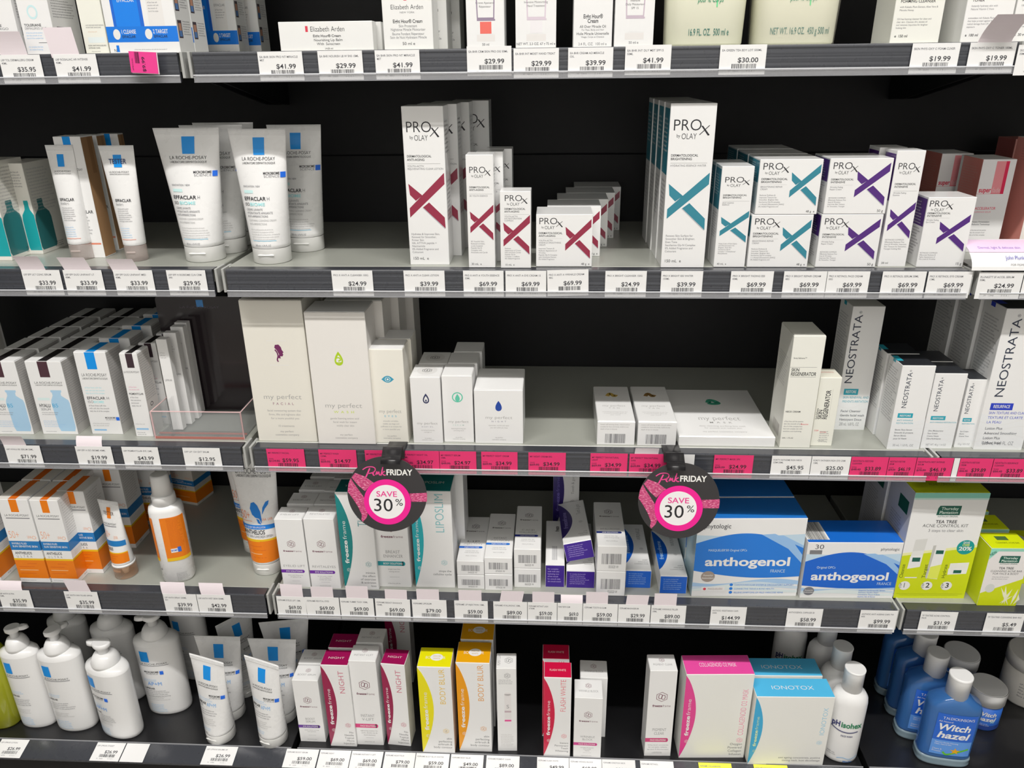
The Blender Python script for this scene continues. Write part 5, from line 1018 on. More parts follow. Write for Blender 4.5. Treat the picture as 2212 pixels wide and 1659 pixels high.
def pump(label, xl, xr, yb, yt, kind=0, rot=0, Y=None, head_rot=0, squash=.62, grp='white pump bottles', yaw=0):
    X, Yf, r, zl = place_round(4, xl, xr, yb, Y); d = r*squash*1.0
    Yc = Yf+d; H = height_at(X, Yc, zl, yt)
    root = empty('pump_bottle', label, 'pump bottle', (X, Yc, CZ+zl), math.radians(rot), grp)
    mb = MB(); mb.loft([(0, r*.92, d*.9), (.003, r*.98, d*.98), (.010, r, d), (H*.93, r*1.03, d*1.02), None, (H*.93, r*1.03, d*1.02), (H*.965, r*.99, d*.96), (H*.99, r*.72, d*.86), (H, r*.55, d*.75)], PW, 48, 2.1)
    S = Round(2*r, H*.92, lambda v: (r*(1+.03*v/H), d*(1+.02*v/H), 0), pw=2.1, k0=2.5); pump_art(mb, S, kind); mb.build('bottle_body', root)
    c = r*.50; mb = MB(); mb.loft([(H-.002, c*1.12, c*1.12), (H+.004, c*1.16, c*1.16), (H+.013, c*1.02, c*1.02), (H+.020, c*.80, c*.80), (H+.021, c*.5, c*.5)], PW, 36); mb.build('collar', root)
    mb = MB(); mb.loft([(H+.020, c*.44, c*.44), (H+.031, c*.40, c*.40), (H+.032, c*.55, c*.55), (H+.035, c*.78, c*.62), (H+.041, c*.80, c*.64), (H+.043, c*.70, c*.55)], PW, 32)
    mb.loft([(H+.0335, c*.30, c*.26, c*.95, 0), (H+.0345, c*.62, c*.34, c*.9, 0), (H+.0405, c*.60, c*.34, c*.85, 0), (H+.0418, c*.4, c*.26, c*.8, 0)], PW, 24)
    mb.build('pump_head', root, None, (0, 0, math.radians(head_rot))); DIM[root.name] = (2*r, 2*d, H); return root
pump('white pump bottle leftmost of the three front ones', 38, 112, 1574, 1395, 0, head_rot=20, rot=2)
pump('white pump bottle in the middle of the three front ones', 115, 198, 1582, 1400, 0, head_rot=60, rot=2)
pump('white pump bottle rightmost and nearest of the three front ones', 205, 299, 1597, 1428, 1, head_rot=185, rot=-16)
pump('white pump bottle standing back right, next to the flat white tubes', 314, 402, 1545, 1368, 1, head_rot=185, rot=6)
pump('shaded white pump bottle behind the nearest front one', 222, 306, 1518, 1345, 0, head_rot=185)
pump('shaded white pump bottle at the back between the left two', 130, 205, 1490, 1330, 0, head_rot=30)
pump('shaded white pump bottle at the back beside the tubes', 385, 455, 1470, 1310, 0, head_rot=90)
X, Yf, r, zl = place_round(4, -66, 28, 1580); root = empty('body_wash_bottle', 'yellow green translucent bottle cut by the left frame edge on the bottom shelf', 'bottle', (X, Yf+r*.7, CZ+zl)); mb = MB()
H = .19; mb.loft([(0, r*.9, r*.6), (.006, r, r*.68), (H*.8, r*1.02, r*.7), (H*.95, r*.7, r*.5), (H, r*.35, r*.35)], M('b9bd2c', .12, .5, tr=.45, ior=1.36), 40, 2.6); mb.build('bottle_body', root)
mb = MB(); mb.loft([(H, r*.4, r*.4), (H+.03, r*.38, r*.38)], M('e8e8e4', .35), 32); mb.build('cap', root)
def lip_tube(mb, S):
    lrp(mb, S, (.40, .10, .62, .265), .34, K, .5, .64, .026); biome(mb, S, .96, .465, .42, .020, K); lines(mb, S, .12, .51, .012, 2, .6, LB)
    text(mb, S, .10, .585, .032, 'LIPIKAR', K, w='b', fw=.34); text(mb, S, .46, .60, .050, 'AP+M', M('86b4e6'), fw=.30); text(mb, S, .14, .615, .018, 'BAUME', SG); lines(mb, S, .15, .66, .015, 3, .70, SG); lines(mb, S, .18, .77, .013, 4, .6, LG); lines(mb, S, .16, .90, .012, 2, .5, LB); rect(mb, S, .15, .955, .4, .96, SG, 2, 3)
tube('balm_tube', 'white balm tube with blue square, front left of the leaning tubes', 4, (448, 510, 1612), (401, 486, 1421), lip_tube, ch=.020, rot=-17, grp='white balm tubes')
tube('balm_tube', 'white balm tube with blue square, front right of the leaning tubes', 4, (562, 623, 1619), (526, 611, 1426), lip_tube, ch=.020, rot=-19, grp='white balm tubes')
tube('balm_tube', 'white balm tube with blue square standing straight behind the front left one', 4, (470, 531, 1562), (421, 521, 1374), lip_tube, ch=.020, grp='white balm tubes')
tube('balm_tube', 'white balm tube with blue square standing straight behind the front right one', 4, (583, 643, 1568), (535, 640, 1380), lip_tube, ch=.020, grp='white balm tubes')
tube('balm_tube', 'shaded white balm tube with blue square, rearmost at right', 4, (605, 665, 1512), (556, 658, 1340), lip_tube, ch=.020, grp='white balm tubes', rot=10)
tube('balm_tube', 'shaded white balm tube turned sideways, rearmost at left', 4, (505, 560, 1510), (478, 532, 1333), lip_tube, ch=.020, rot=48, grp='white balm tubes')
FW = 'e8e6e3'
o = carton('serum_box', 'white box with purple band at the left end of the bottom middle bay', 4, 650, 704, 1602, 1470, .036, ff('BOOST', 'SERUM', 'EYE SOLUTIONS', '5f2a90', ['instant contour and long', 'term hydration'], bt=.72, lt=.40), mat=FW, flap=FW)
queue(o, 1, .040, -.001, 'white box with purple band on the bottom shelf', 'purple banded bottom boxes')
MG5 = '930b4e'
nb = fcres('NIGHT', 'c0607a', ['No', 'Needle', 'Topical', 'Micro', 'Injection'], MG5)
o1 = carton('night_serum_box', 'white box with magenta curved panel and lid, left one of the front pair', 4, 715, 771, 1612, 1437, .036, nb, mat=FW, flap=MG5); wd, dd, hh = DIM[o1.name]; crescent(o1, wd, hh, '8f1545', .42, lab='magenta curved panel')
queue(o1, 1, .042, .002, 'white box with magenta curved panel', 'magenta lidded boxes')
o = carton('lifting_serum_box', 'white box with pink band between the two magenta lidded boxes', 4, 773, 829, 1609, 1428, .038, ff('INSTANT', 'V-LIFT', 'FACE SOLUTIONS', 'cf3f7c', ['tightening contour for', 'jowls, double chin &', 'facial slackness'], bt=.74, lt=.36), mat=FW, flap=FW)
queue(o, 1, .044, .003, 'white box with pink band', 'pink banded white boxes')
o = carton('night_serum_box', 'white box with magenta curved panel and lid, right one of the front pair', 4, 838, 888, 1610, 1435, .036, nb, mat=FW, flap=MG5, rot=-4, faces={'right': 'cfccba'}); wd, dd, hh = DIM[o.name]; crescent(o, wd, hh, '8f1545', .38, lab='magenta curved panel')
c = copy_tree(o1); P = at_y(905, 1420, .2); c.location = (P.x-.03, .165, CZ+ZD[4]); c['label'] = 'shaded white box with magenta lid standing alone at the back of the bottom shelf'
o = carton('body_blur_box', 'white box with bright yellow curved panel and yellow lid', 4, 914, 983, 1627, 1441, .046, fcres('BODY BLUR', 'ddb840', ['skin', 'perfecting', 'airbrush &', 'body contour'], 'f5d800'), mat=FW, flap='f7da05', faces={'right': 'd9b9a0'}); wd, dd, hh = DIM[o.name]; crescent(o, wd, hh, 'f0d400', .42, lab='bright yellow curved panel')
def sticker(o, w_, d_, h_):
    f = [c for c in o.children if c.name.startswith('tuck_flap')][0]; S = Face((-w_/2, 0, .0009), (1, 0, 0), (0, 1, 0), w_, d_); m_ = MB(); oval(m_, S, .54, .52, .19, .18, M('f3efe0', .4), 1, n=24); text(m_, S, .54, .50, .07, 'WINTER', M('c9a23a'), al='c', fw=.24, k=2); text(m_, S, .54, .62, .07, 'WHITE', M('c9a23a'), al='c', fw=.2, k=2); s = m_.build('lid_sticker', f); return s
sticker(o, wd, dd, hh)
o = carton('body_blur_box', 'white box with orange curved panel and orange lid', 4, 993, 1063, 1623, 1432, .05, fcres('BODY BLUR', 'd99a4a', ['skin', 'perfecting', 'airbrush &', 'body contour'], 'f7a008'), mat=FW, flap='f7a008'); wd, dd, hh = DIM[o.name]; crescent(o, wd, hh, 'ee9400', .36, lab='orange curved panel'); sticker(o, wd, dd, hh)
c = queue(o, 1, .056, .002, 'white box with orange curved panel and orange lid', 'orange lidded boxes')
def pigc(mb, F, top):
    S = F['front']; g = M('8b8b8d'); hexlogo(mb, S, .55, .085, .06, g); lines(mb, S, .10, .14, .012, 3, .8, g, lh=1.7); rect(mb, S, .38, .30, .72, .60, M('dbd8d8', .3, .3), 1); oval(mb, S, .55, .30, .17, .02, M('dbd8d8', .3, .3), 1); rect(mb, S, .38, .50, .72, .52, M('b8a4ac'), 2); rect(mb, S, .38, .61, .72, .63, M('d8488e'), 2); rect(mb, S, .38, .63, .72, .70, M('e6dcdf'), 2); text(mb, S, .55, .47, .04, 'S', g, al='c'); lines(mb, S, .16, .80, .011, 8, .74, M('b9b7b5'), lh=1.8); text(top, F['top'], .2, .82, .14, 'PIGMENT CLEAR', g, w='l', rot=90, fw=.7); hexlogo(top, F['top'], .62, .5, .4, g, 1)
o = carton('pigment_serum_box', 'slim white box turned to its side panel with a printed pen picture', 4, 1076, 1117, 1622, 1444, .036, pigc, mat='eae9e8', flap='eae9e8', rot=2)
CR = 'c40a3e'
o = carton('whitening_gel_box', 'white box with crimson curved panel and crimson lid, front one of two', 4, 1174, 1231, 1634, 1464, .036, fcres('FLASH WHITE', 'd8707c', ['Instant', 'Permanent', 'Teeth', 'Whitening'], CR), mat=FW, flap=CR); wd, dd, hh = DIM[o.name]; crescent(o, wd, hh, CR, .40, lab='crimson curved panel')
queue(o, 1, .043, -.003, 'white box with crimson curved panel and crimson lid', 'crimson lidded boxes')
o = carton('wrinkle_serum_box', 'short white box with dark pink band, front one of two beside the crimson boxes', 4, 1238, 1297, 1637, 1508, .042, ff('WRINKLE', 'BLOCK', 'FACE SOLUTIONS', 'c23a86', ['immediate & long term', 'facial wrinkle', 'relaxant'], bt=.74, lt=.36), mat=FW, flap='f0efed', rot=-1)
queue(o, 1, .047, .010, 'short white box with dark pink band', 'short pink banded boxes')
carton('pigment_serum_box', 'slim white box with dark pink band standing alone left of the pink mask box', 4, 1391, 1448, 1633, 1449, .038, ff('PIGMENT', 'CLEAR', 'FACE SOLUTIONS', 'c23a72', ['fading serum concentrate', 'for sun spots, melasma,', 'age spots & discolouration'], bt=.78, lt=.38), mat=FW, flap=FW, rot=2)
def wide_ff(titl, tcol, body, lidc, al):
    def art(mb, F, top):
        S = F['front']; text(mb, S, .94, .72 if len(titl) > 8 else .55, .05, titl, M(tcol), w='l', rot=90, fw=.55 if len(titl) > 8 else .40); hexlogo(mb, S, .90, .78 if len(titl) > 8 else .66, .06, M(tcol))
        para(mb, S, .95, .84 if al == 'r' else .90, .026, body, M('77777a'), al='r', lh=1.6); text(top, F['top'], .5, .62, .2, titl, M('f4dde8'), w='l', al='c', fw=.55); 
    return art
o = carton('mask_box', 'large white mask box with pink curved panel and pink lid', 4, 1465, 1607, 1637, 1457, .045, wide_ff('COLLAGENOID O2 MASK', 'e08aa8', ['Oxygen', 'Powered', 'Collagen', 'Infusion'], 'ee4fa0', 'r'), mat='e4e0dc', flap='ea4a9c', rot=2.5); wd, dd, hh = DIM[o.name]; crescent(o, wd, hh, 'd8418c', .19, lab='pink curved panel')
o = carton('neck_cream_box', 'large white box with sky blue curved panel and lid, front one of two', 4, 1613, 1778, 1652, 1506, .042, wide_ff('IONOTOX', '8fc3dc', ['anti ageing concentrate, positive', 'toning neck, bust décolletage'], '4fb3e4', 'l'), mat='e4e0dc', flap='4fb3e4', rot=1.5); wd, dd, hh = DIM[o.name]; crescent(o, wd, hh, '3ba3d0', .13, lab='sky blue curved panel', textc='cfe6b0')
queue(o, 1, .048, -.004, 'large white box with sky blue curved panel and lid', 'sky blue lidded boxes')
# face wash bottles
def facewash(label, xl, xr, yb, ysh, ycap, art=True):
    X, Yf, r, zl = place_round(4, xl, xr, yb); d = r*.80; Yc = Yf+d; Hs = height_at(X, Yc, zl, ysh); Hc = height_at(X, Yc, zl, ycap)
    root = empty('face_wash_bottle', label, 'bottle', (X, Yc, CZ+zl), math.radians(-8), 'white capped face wash bottles'); WB = M('f0efea', .3, .3); mb = MB()
    mb.loft([(0, r*.88, d*.88), (.003, r*.97, d*.97), (.009, r, d), (Hs-.022, r*1.02, d*1.02), (Hs-.012, r*.97, d*.97), (Hs-.004, r*.80, d*.82), (Hs, r*.56, d*.66), (Hs+.003, r*.5, d*.6)], WB, 48, 2.05)
    if art:
        S = Round(2*r, Hs-.02, lambda v: (r, d, 0), pw=2.05, k0=4); text(mb, S, .08, .36, .085, 'pH', M('2c2f6a'), w='x', fw=.20); text(mb, S, .30, .36, .085, 'isohex', M('2f7f5a'), w='x', fw=.56); stroke(mb, S, curve([(.08, .39), (.3, .43), (.55, .44), (.78, .42)]), .014, M('3a3d6a'), 3)
        text(mb, S, .5, .52, .028, 'FACE WASH', M('3a3d6a'), w='b', al='c', fw=.32); text(mb, S, .08, .84, .02, '200 mL', SG); text(mb, S, .08, .87, .014, 'ANTIBACTERIAL', SG, fw=.22); stroke(mb, S, curve([(.34, .90), (.5, .885), (.7, .91), (.92, .87)]), .008, M('7fb2dc'), 2); text(mb, S, .52, .965, .025, 'Medic', M('3f6fae'), w='b', fw=.26)
    mb.build('bottle_body', root)
    c = r*.56; mb = MB(); mb.loft([(Hs+.002, c, c), (Hc-.003, c*1.0, c*1.0), None, (Hc-.003, c*1.03, c*1.03), (Hc-.001, c*1.04, c*1.04), (Hc, c*.98, c*.98)], WB, 40); mb.build('cap', root); return root
b = facewash('white face wash bottle with round cap, front one beside the sky blue boxes', 1784, 1858, 1650, 1486, 1442)
b2 = copy_tree(b); b2.location.y += .052; b2.location.x -= .002; b2['label'] = 'white face wash bottle with round cap, middle one of three in line'
b3 = copy_tree(b); b3.location.y += .112; b3.location.x -= .006; b3['label'] = 'white face wash bottle with round cap, rearmost of three in line'
b4 = copy_tree(b); b4.location.y += .16; b4.location.x -= .052; b4['label'] = 'shaded face wash bottle left at the back, its lettering half visible'
# blue toner bottles: clear body with printed label and white cap
GL = M('7fb0e6', .03, .0, tr=1., ior=1.34); LQ = M('8dbdf0', .02, .0, tr=1., ior=1.33)
def toner(label, xl, xr, yb, ysh, ycap):
    X, Yf, r, zl = place_round(4, xl, xr, yb); d = r*.52; Yc = Yf+d; Hs = height_at(X, Yc, zl, ysh); Hc = height_at(X, Yc, zl, ycap)
    root = empty('toner_bottle', label, 'bottle', (X, Yc, CZ+zl), math.radians(-8), 'blue toner bottles'); mb = MB()
    b0 = M('4f8cd4', .03, .6, tr=.55, ior=1.33)
    mb.loft([(0, r*.90, d*.9), (.002, r*.98, d*.98), (.006, r*1.0, d), (.010, r*.96, d*.95), (.014, r*1.0, d), (.018, r*.965, d*.96)], M('b4d0f0', .06, .8, tr=.55, ior=1.45), 48, 3.2); mb.build('clear_base', root); mb = MB()
    mb.loft([(.0181, r*.96, d*.955), (.022, r*.95, d*.95), (Hs-.022, r*.97, d*.97), (Hs-.012, r*.90, d*.95), (Hs-.003, r*.52, d*.80), (Hs+.002, r*.36, d*.62)], b0, 48, 3.2); mb.build('bottle_body', root)
    S = Round(2*r*.95, Hs-.046, lambda v: (r*.965, d*.965, 0), z0=.024, pw=3.2, k0=4); mb = MB(); B = M('1f5fc4', .3, .4)
    rect(mb, S, .16, .04, .90, .64, B, 1, 14); rect(mb, S, .16, .64, .90, .97, M('5a92dc', .3, .4), 1, 14)
    text(mb, S, .26, .16, .055, 'T.N.DICKINSON\'S', WH, w='r', fw=.58); text(mb, S, .20, .225, .03, 'All Natural', WH, fw=.26); text(mb, S, .20, .40, .135, 'Witch', M('eef3fa', .3), w='x', sh=.2, fw=.60); text(mb, S, .22, .58, .135, 'hazel', M('eef3fa', .3), w='x', sh=.2, fw=.58)
    para(mb, S, .22, .70, .025, ['Nature\'s Gentle Cleansing', 'Clean, Natural Skin'], M('e6f0fa'), lh=1.7); para(mb, S, .20, .86, .03, ['Cleans &', 'Protects'], WH, lh=1.6)
    st = [(.62+.10*math.cos(math.radians(90+36*i))*(1 if i % 2 == 0 else .4), .86-.075*math.sin(math.radians(90+36*i))*(1 if i % 2 == 0 else .4)) for i in range(10)]; poly(mb, S, st, M('f0a21c'), 3); stroke(mb, S, curve([(.40, .90), (.47, .955), (.60, .91), (.72, .855), (.86, .80)]), .035, M('5fb32e'), 2); mb.build('front_label', root)
    c = r*.40; mb = MB(); mb.loft([(Hs-.001, c, c), (Hc-.004, c*1.02, c*1.02), None, (Hc-.004, c*1.04, c*1.04), (Hc-.001, c*1.04, c*1.04), (Hc, c*.95, c*.95)], M('eceae6', .35, .3), 40); mb.build('cap', root); return root
b = toner('blue toner bottle with white cap, front one of four in line', 1986, 2100, 1657, 1498, 1456)
for i, (dy, dx) in enumerate(((.051, -.014), (.101, -.011), (.151, -.011))):
    c = copy_tree(b); c.location.y += dy; c.location.x += dx; c['label'] = 'blue toner bottle with white cap, %s in its line' % ORD[i+1]
def jar(label, xl, xr, yb, ylid, ytop, art):
    X, Yf, r, zl = place_round(4, xl, xr, yb); Yc = Yf+r; Hl = height_at(X, Yf, zl, ylid); Ht = height_at(X, Yf, zl, ytop)
    root = empty('pads_jar', label, 'jar', (X, Yc, CZ+zl), math.radians(-20), 'blue labelled jars'); mb = MB(); mb.loft([(0, r*.93, r*.93), (.003, r*.98, r*.98), (.006, r, r), (Hl, r, r)], M('2f62b8', .3, .4), 48)
    S = Round(2*r, Hl, lambda v: (r, r, 0), k0=2); text(mb, S, .28, .36, .15, 'Witch', WH, w='x', sh=.2, fw=.5); text(mb, S, .30, .56, .15, 'hazel', WH, w='x', sh=.2, fw=.48); lines(mb, S, .3, .70, .03, 2, .4, WH); text(mb, S, .66, .62, .08, '30', M('9fd0e8'), w='b'); rect(mb, S, .04, .74, .96, .92, M('243f86'), 1, 14); mb.build('jar_body', root)
    mb = MB(); mb.loft([(Hl, r*1.05, r*1.05), (Ht-.003, r*1.06, r*1.06), (Ht-.0008, r*1.04, r*1.04), None, (Ht-.0008, r*1.02, r*1.02), (Ht, r*.98, r*.98)], M('e6e4e0', .35, .3), 48); mb.build('lid', root); return root
j = jar('blue labelled jar with wide white lid behind the front toner bottle', 2096, 2170, 1581, 1531, 1506, 1)
c = copy_tree(j); c.location.y += .085; c.location.x -= .006; c['label'] = 'blue labelled jar with wide white lid, shaded one at the back'
X, Yf, r, zl = place_round(4, 2186, 2290, 1536); root = empty('cream_jar', 'large white jar cut by the right frame edge on the bottom shelf', 'jar', (X, Yf+r, CZ+zl)); mb = MB(); mb.loft([(0, r*.94, r*.94), (.004, r, r), (.075, r, r)], M('dcd9d3', .4, .2), 48)
S = Round(2*r, .07, lambda v: (r, r, 0)); lines(mb, S, .12, .3, .05, 5, .4, SG); mb.build('jar_body', root); mb = MB(); mb.loft([(.075, r*1.03, r*1.03), (.098, r*1.03, r*1.03), (.1, r*.98, r*.98)], M('e0ddd8', .4, .2), 48); mb.build('lid', root)
# ================================================================= hanging round signs
def wobbler(label, xc, yc, R_px, xs0, xs1):
    Y = -.045; Cn = at_y(xc, yc, Y); R = (at_y(xc+R_px, yc, Y).x-at_y(xc-R_px, yc, Y).x)/2; zc = Cn.z
    root = empty('round_sale_sign', label, 'sale sign', (Cn.x, Y, CZ+zc), 0, 'round sale signs')
    root.rotation_euler = (math.radians(-9), 0, 0)
    n = 72; mb = MB(); blk = M('2e2c2e', .32, .4); vs = []
    for k in (0, .0006): vs += [(R*math.sin(2*math.pi*i/n), k, R*math.cos(2*math.pi*i/n)) for i in range(n)]
    mb.add(vs, [tuple(range(n)), tuple(range(2*n-1, n-1, -1))]+[(i, i+n, (i+1) % n+n, (i+1) % n) for i in range(n)], blk)
    S = Face((-R, 0, -R), (1, 0, 0), (0, 0, 1), 2*R, 2*R); G = glitter(); P = lambda L: [((x-45)/750, (y-56)/750) for x, y in L]
    poly(mb, S, P([(128, 222), (215, 255), (300, 318), (262, 350), (212, 402), (150, 345), (92, 268)]), G, 1)
    poly(mb, S, P([(84, 275), (60, 330), (48, 410), (95, 480), (140, 560), (172, 640), (165, 690), (178, 712), (215, 670), (240, 600), (232, 525), (195, 455), (150, 385), (108, 320)]), G, 2)
    poly(mb, S, P([(632, 418), (796, 408), (798, 440), (794, 497), (648, 500)]), G, 1)
    text(mb, S, .50, .243, .073, 'FRIDAY', WH, w='x', fw=.325); pk = M('e0468c', .4)
    def cur(L, wd=.016): stroke(mb, S, curve(P(L)), wd, pk, 3)
    cur([(200, 190), (240, 165), (290, 160), (318, 175), (312, 205), (275, 222), (240, 225)], .012); cur([(268, 175), (250, 215), (228, 262)], .018)
    cur([(290, 232), (306, 205), (298, 238), (312, 242)], .013); cur([(318, 185), (322, 180)], .016); cur([(322, 240), (334, 205), (338, 232), (352, 208), (356, 238), (366, 236)], .013)
    cur([(392, 160), (382, 200), (370, 245)], .015); cur([(408, 202), (384, 220), (400, 240), (416, 238)], .013)
    mb.build('disc', root)
    mb = MB(); Sb = Face((-R, -.0006, -R), (1, 0, 0), (0, 0, 1), 2*R, 2*R)
    oval(mb, Sb, .503, .600, .297, .302, M('e6178a', .35, .3), 1, 64); oval(mb, Sb, .497, .598, .228, .226, M('f7f5f6', .4), 3, 64)
    text(mb, Sb, .497, .527, .070, 'SAVE', M('d63f8a'), w='b', al='c', fw=.265, k=4); text(mb, Sb, .445, .722, .165, '30', M('232226'), w='r', al='c', fw=.26, k=4); text(mb, Sb, .60, .645, .088, '%', M('232226'), w='r', fw=.10, k=4)
    mb.build('price_roundel', root)
    # strap from the rail down to the disc
    xa = (at_y(xs0, yc-R_px, Y).x+at_y(xs1, yc-R_px, Y).x)/2-Cn.x; hw = (at_y(xs1, yc-R_px, Y).x-at_y(xs0, yc-R_px, Y).x)/2
    mb = MB(); zr = ZD[2]-zc; pts = [(.080, zr+.0012), (.062, zr+.0016), (.047, zr+.0022), (.040, zr-.001), (.034, zr-.010), (.026, R+.006), (.012, R*1.0), (.003, R*.93), (.0010, R*.84)]
    pts = curve(pts, 5); vs = []
    for k in (0, .0007):
        for y, z in pts:
            for sx in (-1, 1): vs.append((xa+sx*hw, y+k, z+k*.4))
    m = 2*len(pts); fs = []
    for i in range(len(pts)-1): a = 2*i; fs += [(a, a+1, a+3, a+2), (m+a, m+a+2, m+a+3, m+a+1), (a, a+2, m+a+2, m+a), (a+1, m+a+1, m+a+3, a+3)]
    mb.add(vs, fs, M('242325', .32, .25), True)
    st = mb.build('strap', root); st.rotation_euler = (math.radians(9), 0, 0)
wobbler('black round pink ribbon sale sign hanging at left, in front of the teal panelled boxes', 836, 1068, 85.5, 820, 862)
wobbler('black round pink ribbon sale sign hanging at right, in front of the blue supplement boxes', 1466, 1082, 88, 1443, 1483)
# ================================================================= price tickets
T = ticket
T(0, 3, 92, '$35.95', 'LRP TOL DERMALLERG CREAM|40ML', tab=(9, 67, .030, -.004, -.002)); T(0, 120, 212, '$41.99', 'LRP ROSALIAC AR INTENSE|40ML', tab=(117, 178, .034, .0, -.004))
T(0, 559, 655, '$41.99', 'EA 8HR SKIN PRO NT MIRACLE|MST'); T(0, 688, 784, '$29.99', 'EA 8HR NOURISH LB W SNS 15ML'); T(0, 811, 907, '$41.99', 'EA 8HR SKIN PRO NT MIRACLE|MST'); T(0, 1009, 1105, '$29.99', 'EA 8HR CRM SKIN PRO OG 50ML', dz=.003)
T(0, 1109.5, 1207, '$29.99', 'EA 8HR INT MOIST HAND TREAT'); T(0, 1227, 1324, '$39.99', 'EA 8HR CREAM AO MIRACLE|OIL'); T(0, 1350, 1449, '$41.99', 'EA 8HR INT DLY MST SPF15|50ML', dz=.002); T(0, 1554, 1654, '$30.00', 'EA GREEN TEA BDY LOT 500ML', dz=.001)
T(0, 1967, 2070, '$19.99', 'SKIN PHYS OXY C FOAM CLNSR'); T(0, 2091, 2191, '$19.99', 'SKIN PHYS OXY C TONER 100ML', tab=(2104, 2176, .032, -.022, .006)); T(0, 2196, 2300, '$24.99', 'SKIN PHYS OXY C SERUM|30ML', out=.003, dz=-.003)
# pink ticket hung sideways on the left rail
P = at_y(310, 135, -.012); mb = MB(); mb.box(-.0175, .0175, -.0002, .0002, -.012, .012, M('e63f8c', .5), .0001); mb.box(-.0165, .0185, .0004, .0010, -.0128, .0115, M('d9cfd2', .5), .0001)
mb.box(-.012, .012, .0010, .0085, .004, .010, M('55555a', .4), .001)
S = Face((-.0175, -.0003, -.012), (1, 0, 0), (0, 0, 1), .035, .024); text(mb, S, .46, .52, .22, '$9.99', M('4a2440'), w='b', rot=90, fw=.85) if False else text(mb, S, .56, .95, .16, '$9.99', M('4a2440'), w='b', rot=90, fw=.72); barcode(mb, S, .20, .02, .36, .55, M('4a2440'), n=9, seed=3); text(mb, S, .12, .9, .06, 'SPECIAL', M('6b2748'), rot=90, fw=.6)
o = mb.build('price_ticket', None, (P.x, P.y, CZ+P.z), (0, math.radians(3), math.radians(-4))); tag(o, 'bright pink ticket turned sideways and clipped under the blue kit boxes', 'price tag', 'price tickets along the top rail')
T(1, 52, 134, '$33.99', 'LRP EFF ULT CONC SERUM', tab=(53, 106, .024, -.006, -.004)); T(1, 141, 224, '$33.99', 'LRP EFF DUO UNIFIANT LT|40ML', tab=(147, 205, .022, -.004, -.006)); T(1, 249, 333, '$33.99', 'LRP EFF DUO UNIFIANT MED|40ML', tab=(249, 306, .020, -.004, -.005)); T(1, 363, 447, '$29.95', 'LRP EFF H ISOBIOME CLN CRM|390')
T(1, 718, 806, '$24.99', 'PRO X ANTI A CLEANSER 150G'); T(1, 873, 961, '$39.99', 'PRO X ANTI A CLEAR LOTION'); T(1, 1001, 1088, '$69.99', 'PRO X ANTI A YOUTH ESSENCE|30ML'); T(1, 1092, 1180, '$69.99', 'PRO X ANTI A EYE CREAM 15'); T(1, 1183, 1272, '$69.99', 'PRO X ANTI A WRINKLE CREAM|48G', tilt=-1.6, dz=.0015); T(1, 1307, 1396, '$24.99', 'PRO X BRIGHT CLEANSER 150G')
T(1, 1427, 1517, '$39.99', 'PRO X BRIGHT ESS WATER|150ML'); T(1, 1577, 1669, '$69.99', 'PRO X BRIGHT FADING ESS|40ML'); T(1, 1691, 1783.5, '$69.99', 'PRO X BRIGHT REPAIR CREAM|48G'); T(1, 1784.5, 1876, '$69.99', 'PRO X RETINOL FACE CREAM|50G'); T(1, 1903, 1997, '$69.99', 'PRO X RETINOL SERUM 30ML'); T(1, 2001, 2096, '$69.99', 'PRO X RETINOL EYE CREAM|15ML'); T(1, 2110, 2206, '$24.99', 'PLUNKETT SF ACCEL SERUM|30ML', out=.001, dz=-.0005); T(1, 2208, 2304, '$24.99', 'PLUNKETT SF SERUM')
T(2, 15, 91, '$71.99', 'LRP HYALU B5 SERUM 30ML', tab=(14, 63, .022, -.006)); T(2, 167, 244, '$19.99', 'LRP EFF H ISO BIOME 40ML', tab=(171, 226, .017, .008, -.002)); T(2, 267, 345, '$43.99', 'LRP PIGMENTCLAR EYE 15ML'); T(2, 398, 478, '$12.95', 'LRP LIP 12H EXT BALM')
T(2, 578, 659, '$59.95', 'MY PERFECT FACIAL', True, '$119.90'); T(2, 690, 771, '$14.97', 'MY PERFECT WASH|120ML', True, '$29.95'); T(2, 789.5, 867, '$34.97', 'MY PERFECT EYES 15ML', True, '$69.95'); T(2, 868.5, 949, '$34.97', 'MY PERFECT NIGHT OIL|30ML', True, '$69.95'); T(2, 950, 1029, '$24.97', 'MY PERFECT SERUM|30ML', True, '$49.95'); T(2, 1040, 1118, '$34.99', 'MY PERFECT NIGHT CREAM', True, '$69.95'); T(2, 1141.5, 1222, '$34.99', 'MY NIGHT CREAM 50G', True, '$69.95')
T(2, 1275, 1355, '$34.99', 'MY PERFECT TAN NATURAL|LIGHT', True, '$69.99'); T(2, 1359, 1440, '$34.99', 'MY PERFECT TAN NATURAL|DARK', True, '$69.99', tab=(1369, 1420, .014, -.002, .001)); T(2, 1441, 1499, '', '', plain=True); T(2, 1541, 1626, '$24.99', 'MY PERFECT MASK 5PK', True, '$49.99')
T(2, 1665, 1750, '$45.95', 'FORTY FATHOMS RGN NECK|CRM 50ML'); T(2, 1751, 1835, '$25.00', 'FORTY FATHSKN RGN EYE CRM|15ML'); T(2, 1836, 1916, '$33.89', 'NEOSTRATA RESTORE|CLEANSER', True, '$48.40'); T(2, 1917, 1976, '$46.19', 'NEOSTRATA RESTORE|SERUM', True, '$79.99'); T(2, 1977, 2056, '$46.19', 'NEOSTRATA REST INTENSE|SERUM', True, '$79.99'); T(2, 2057, 2069, '', '', plain=True); T(2, 2070, 2141, '$39.89', 'NEOSTRATA RESTORE|CREAM', True, '$66.45'); T(2, 2142, 2222, '$33.89', 'NEOSTRATA RESURFACE|CLEANSER', True, '$56.45')
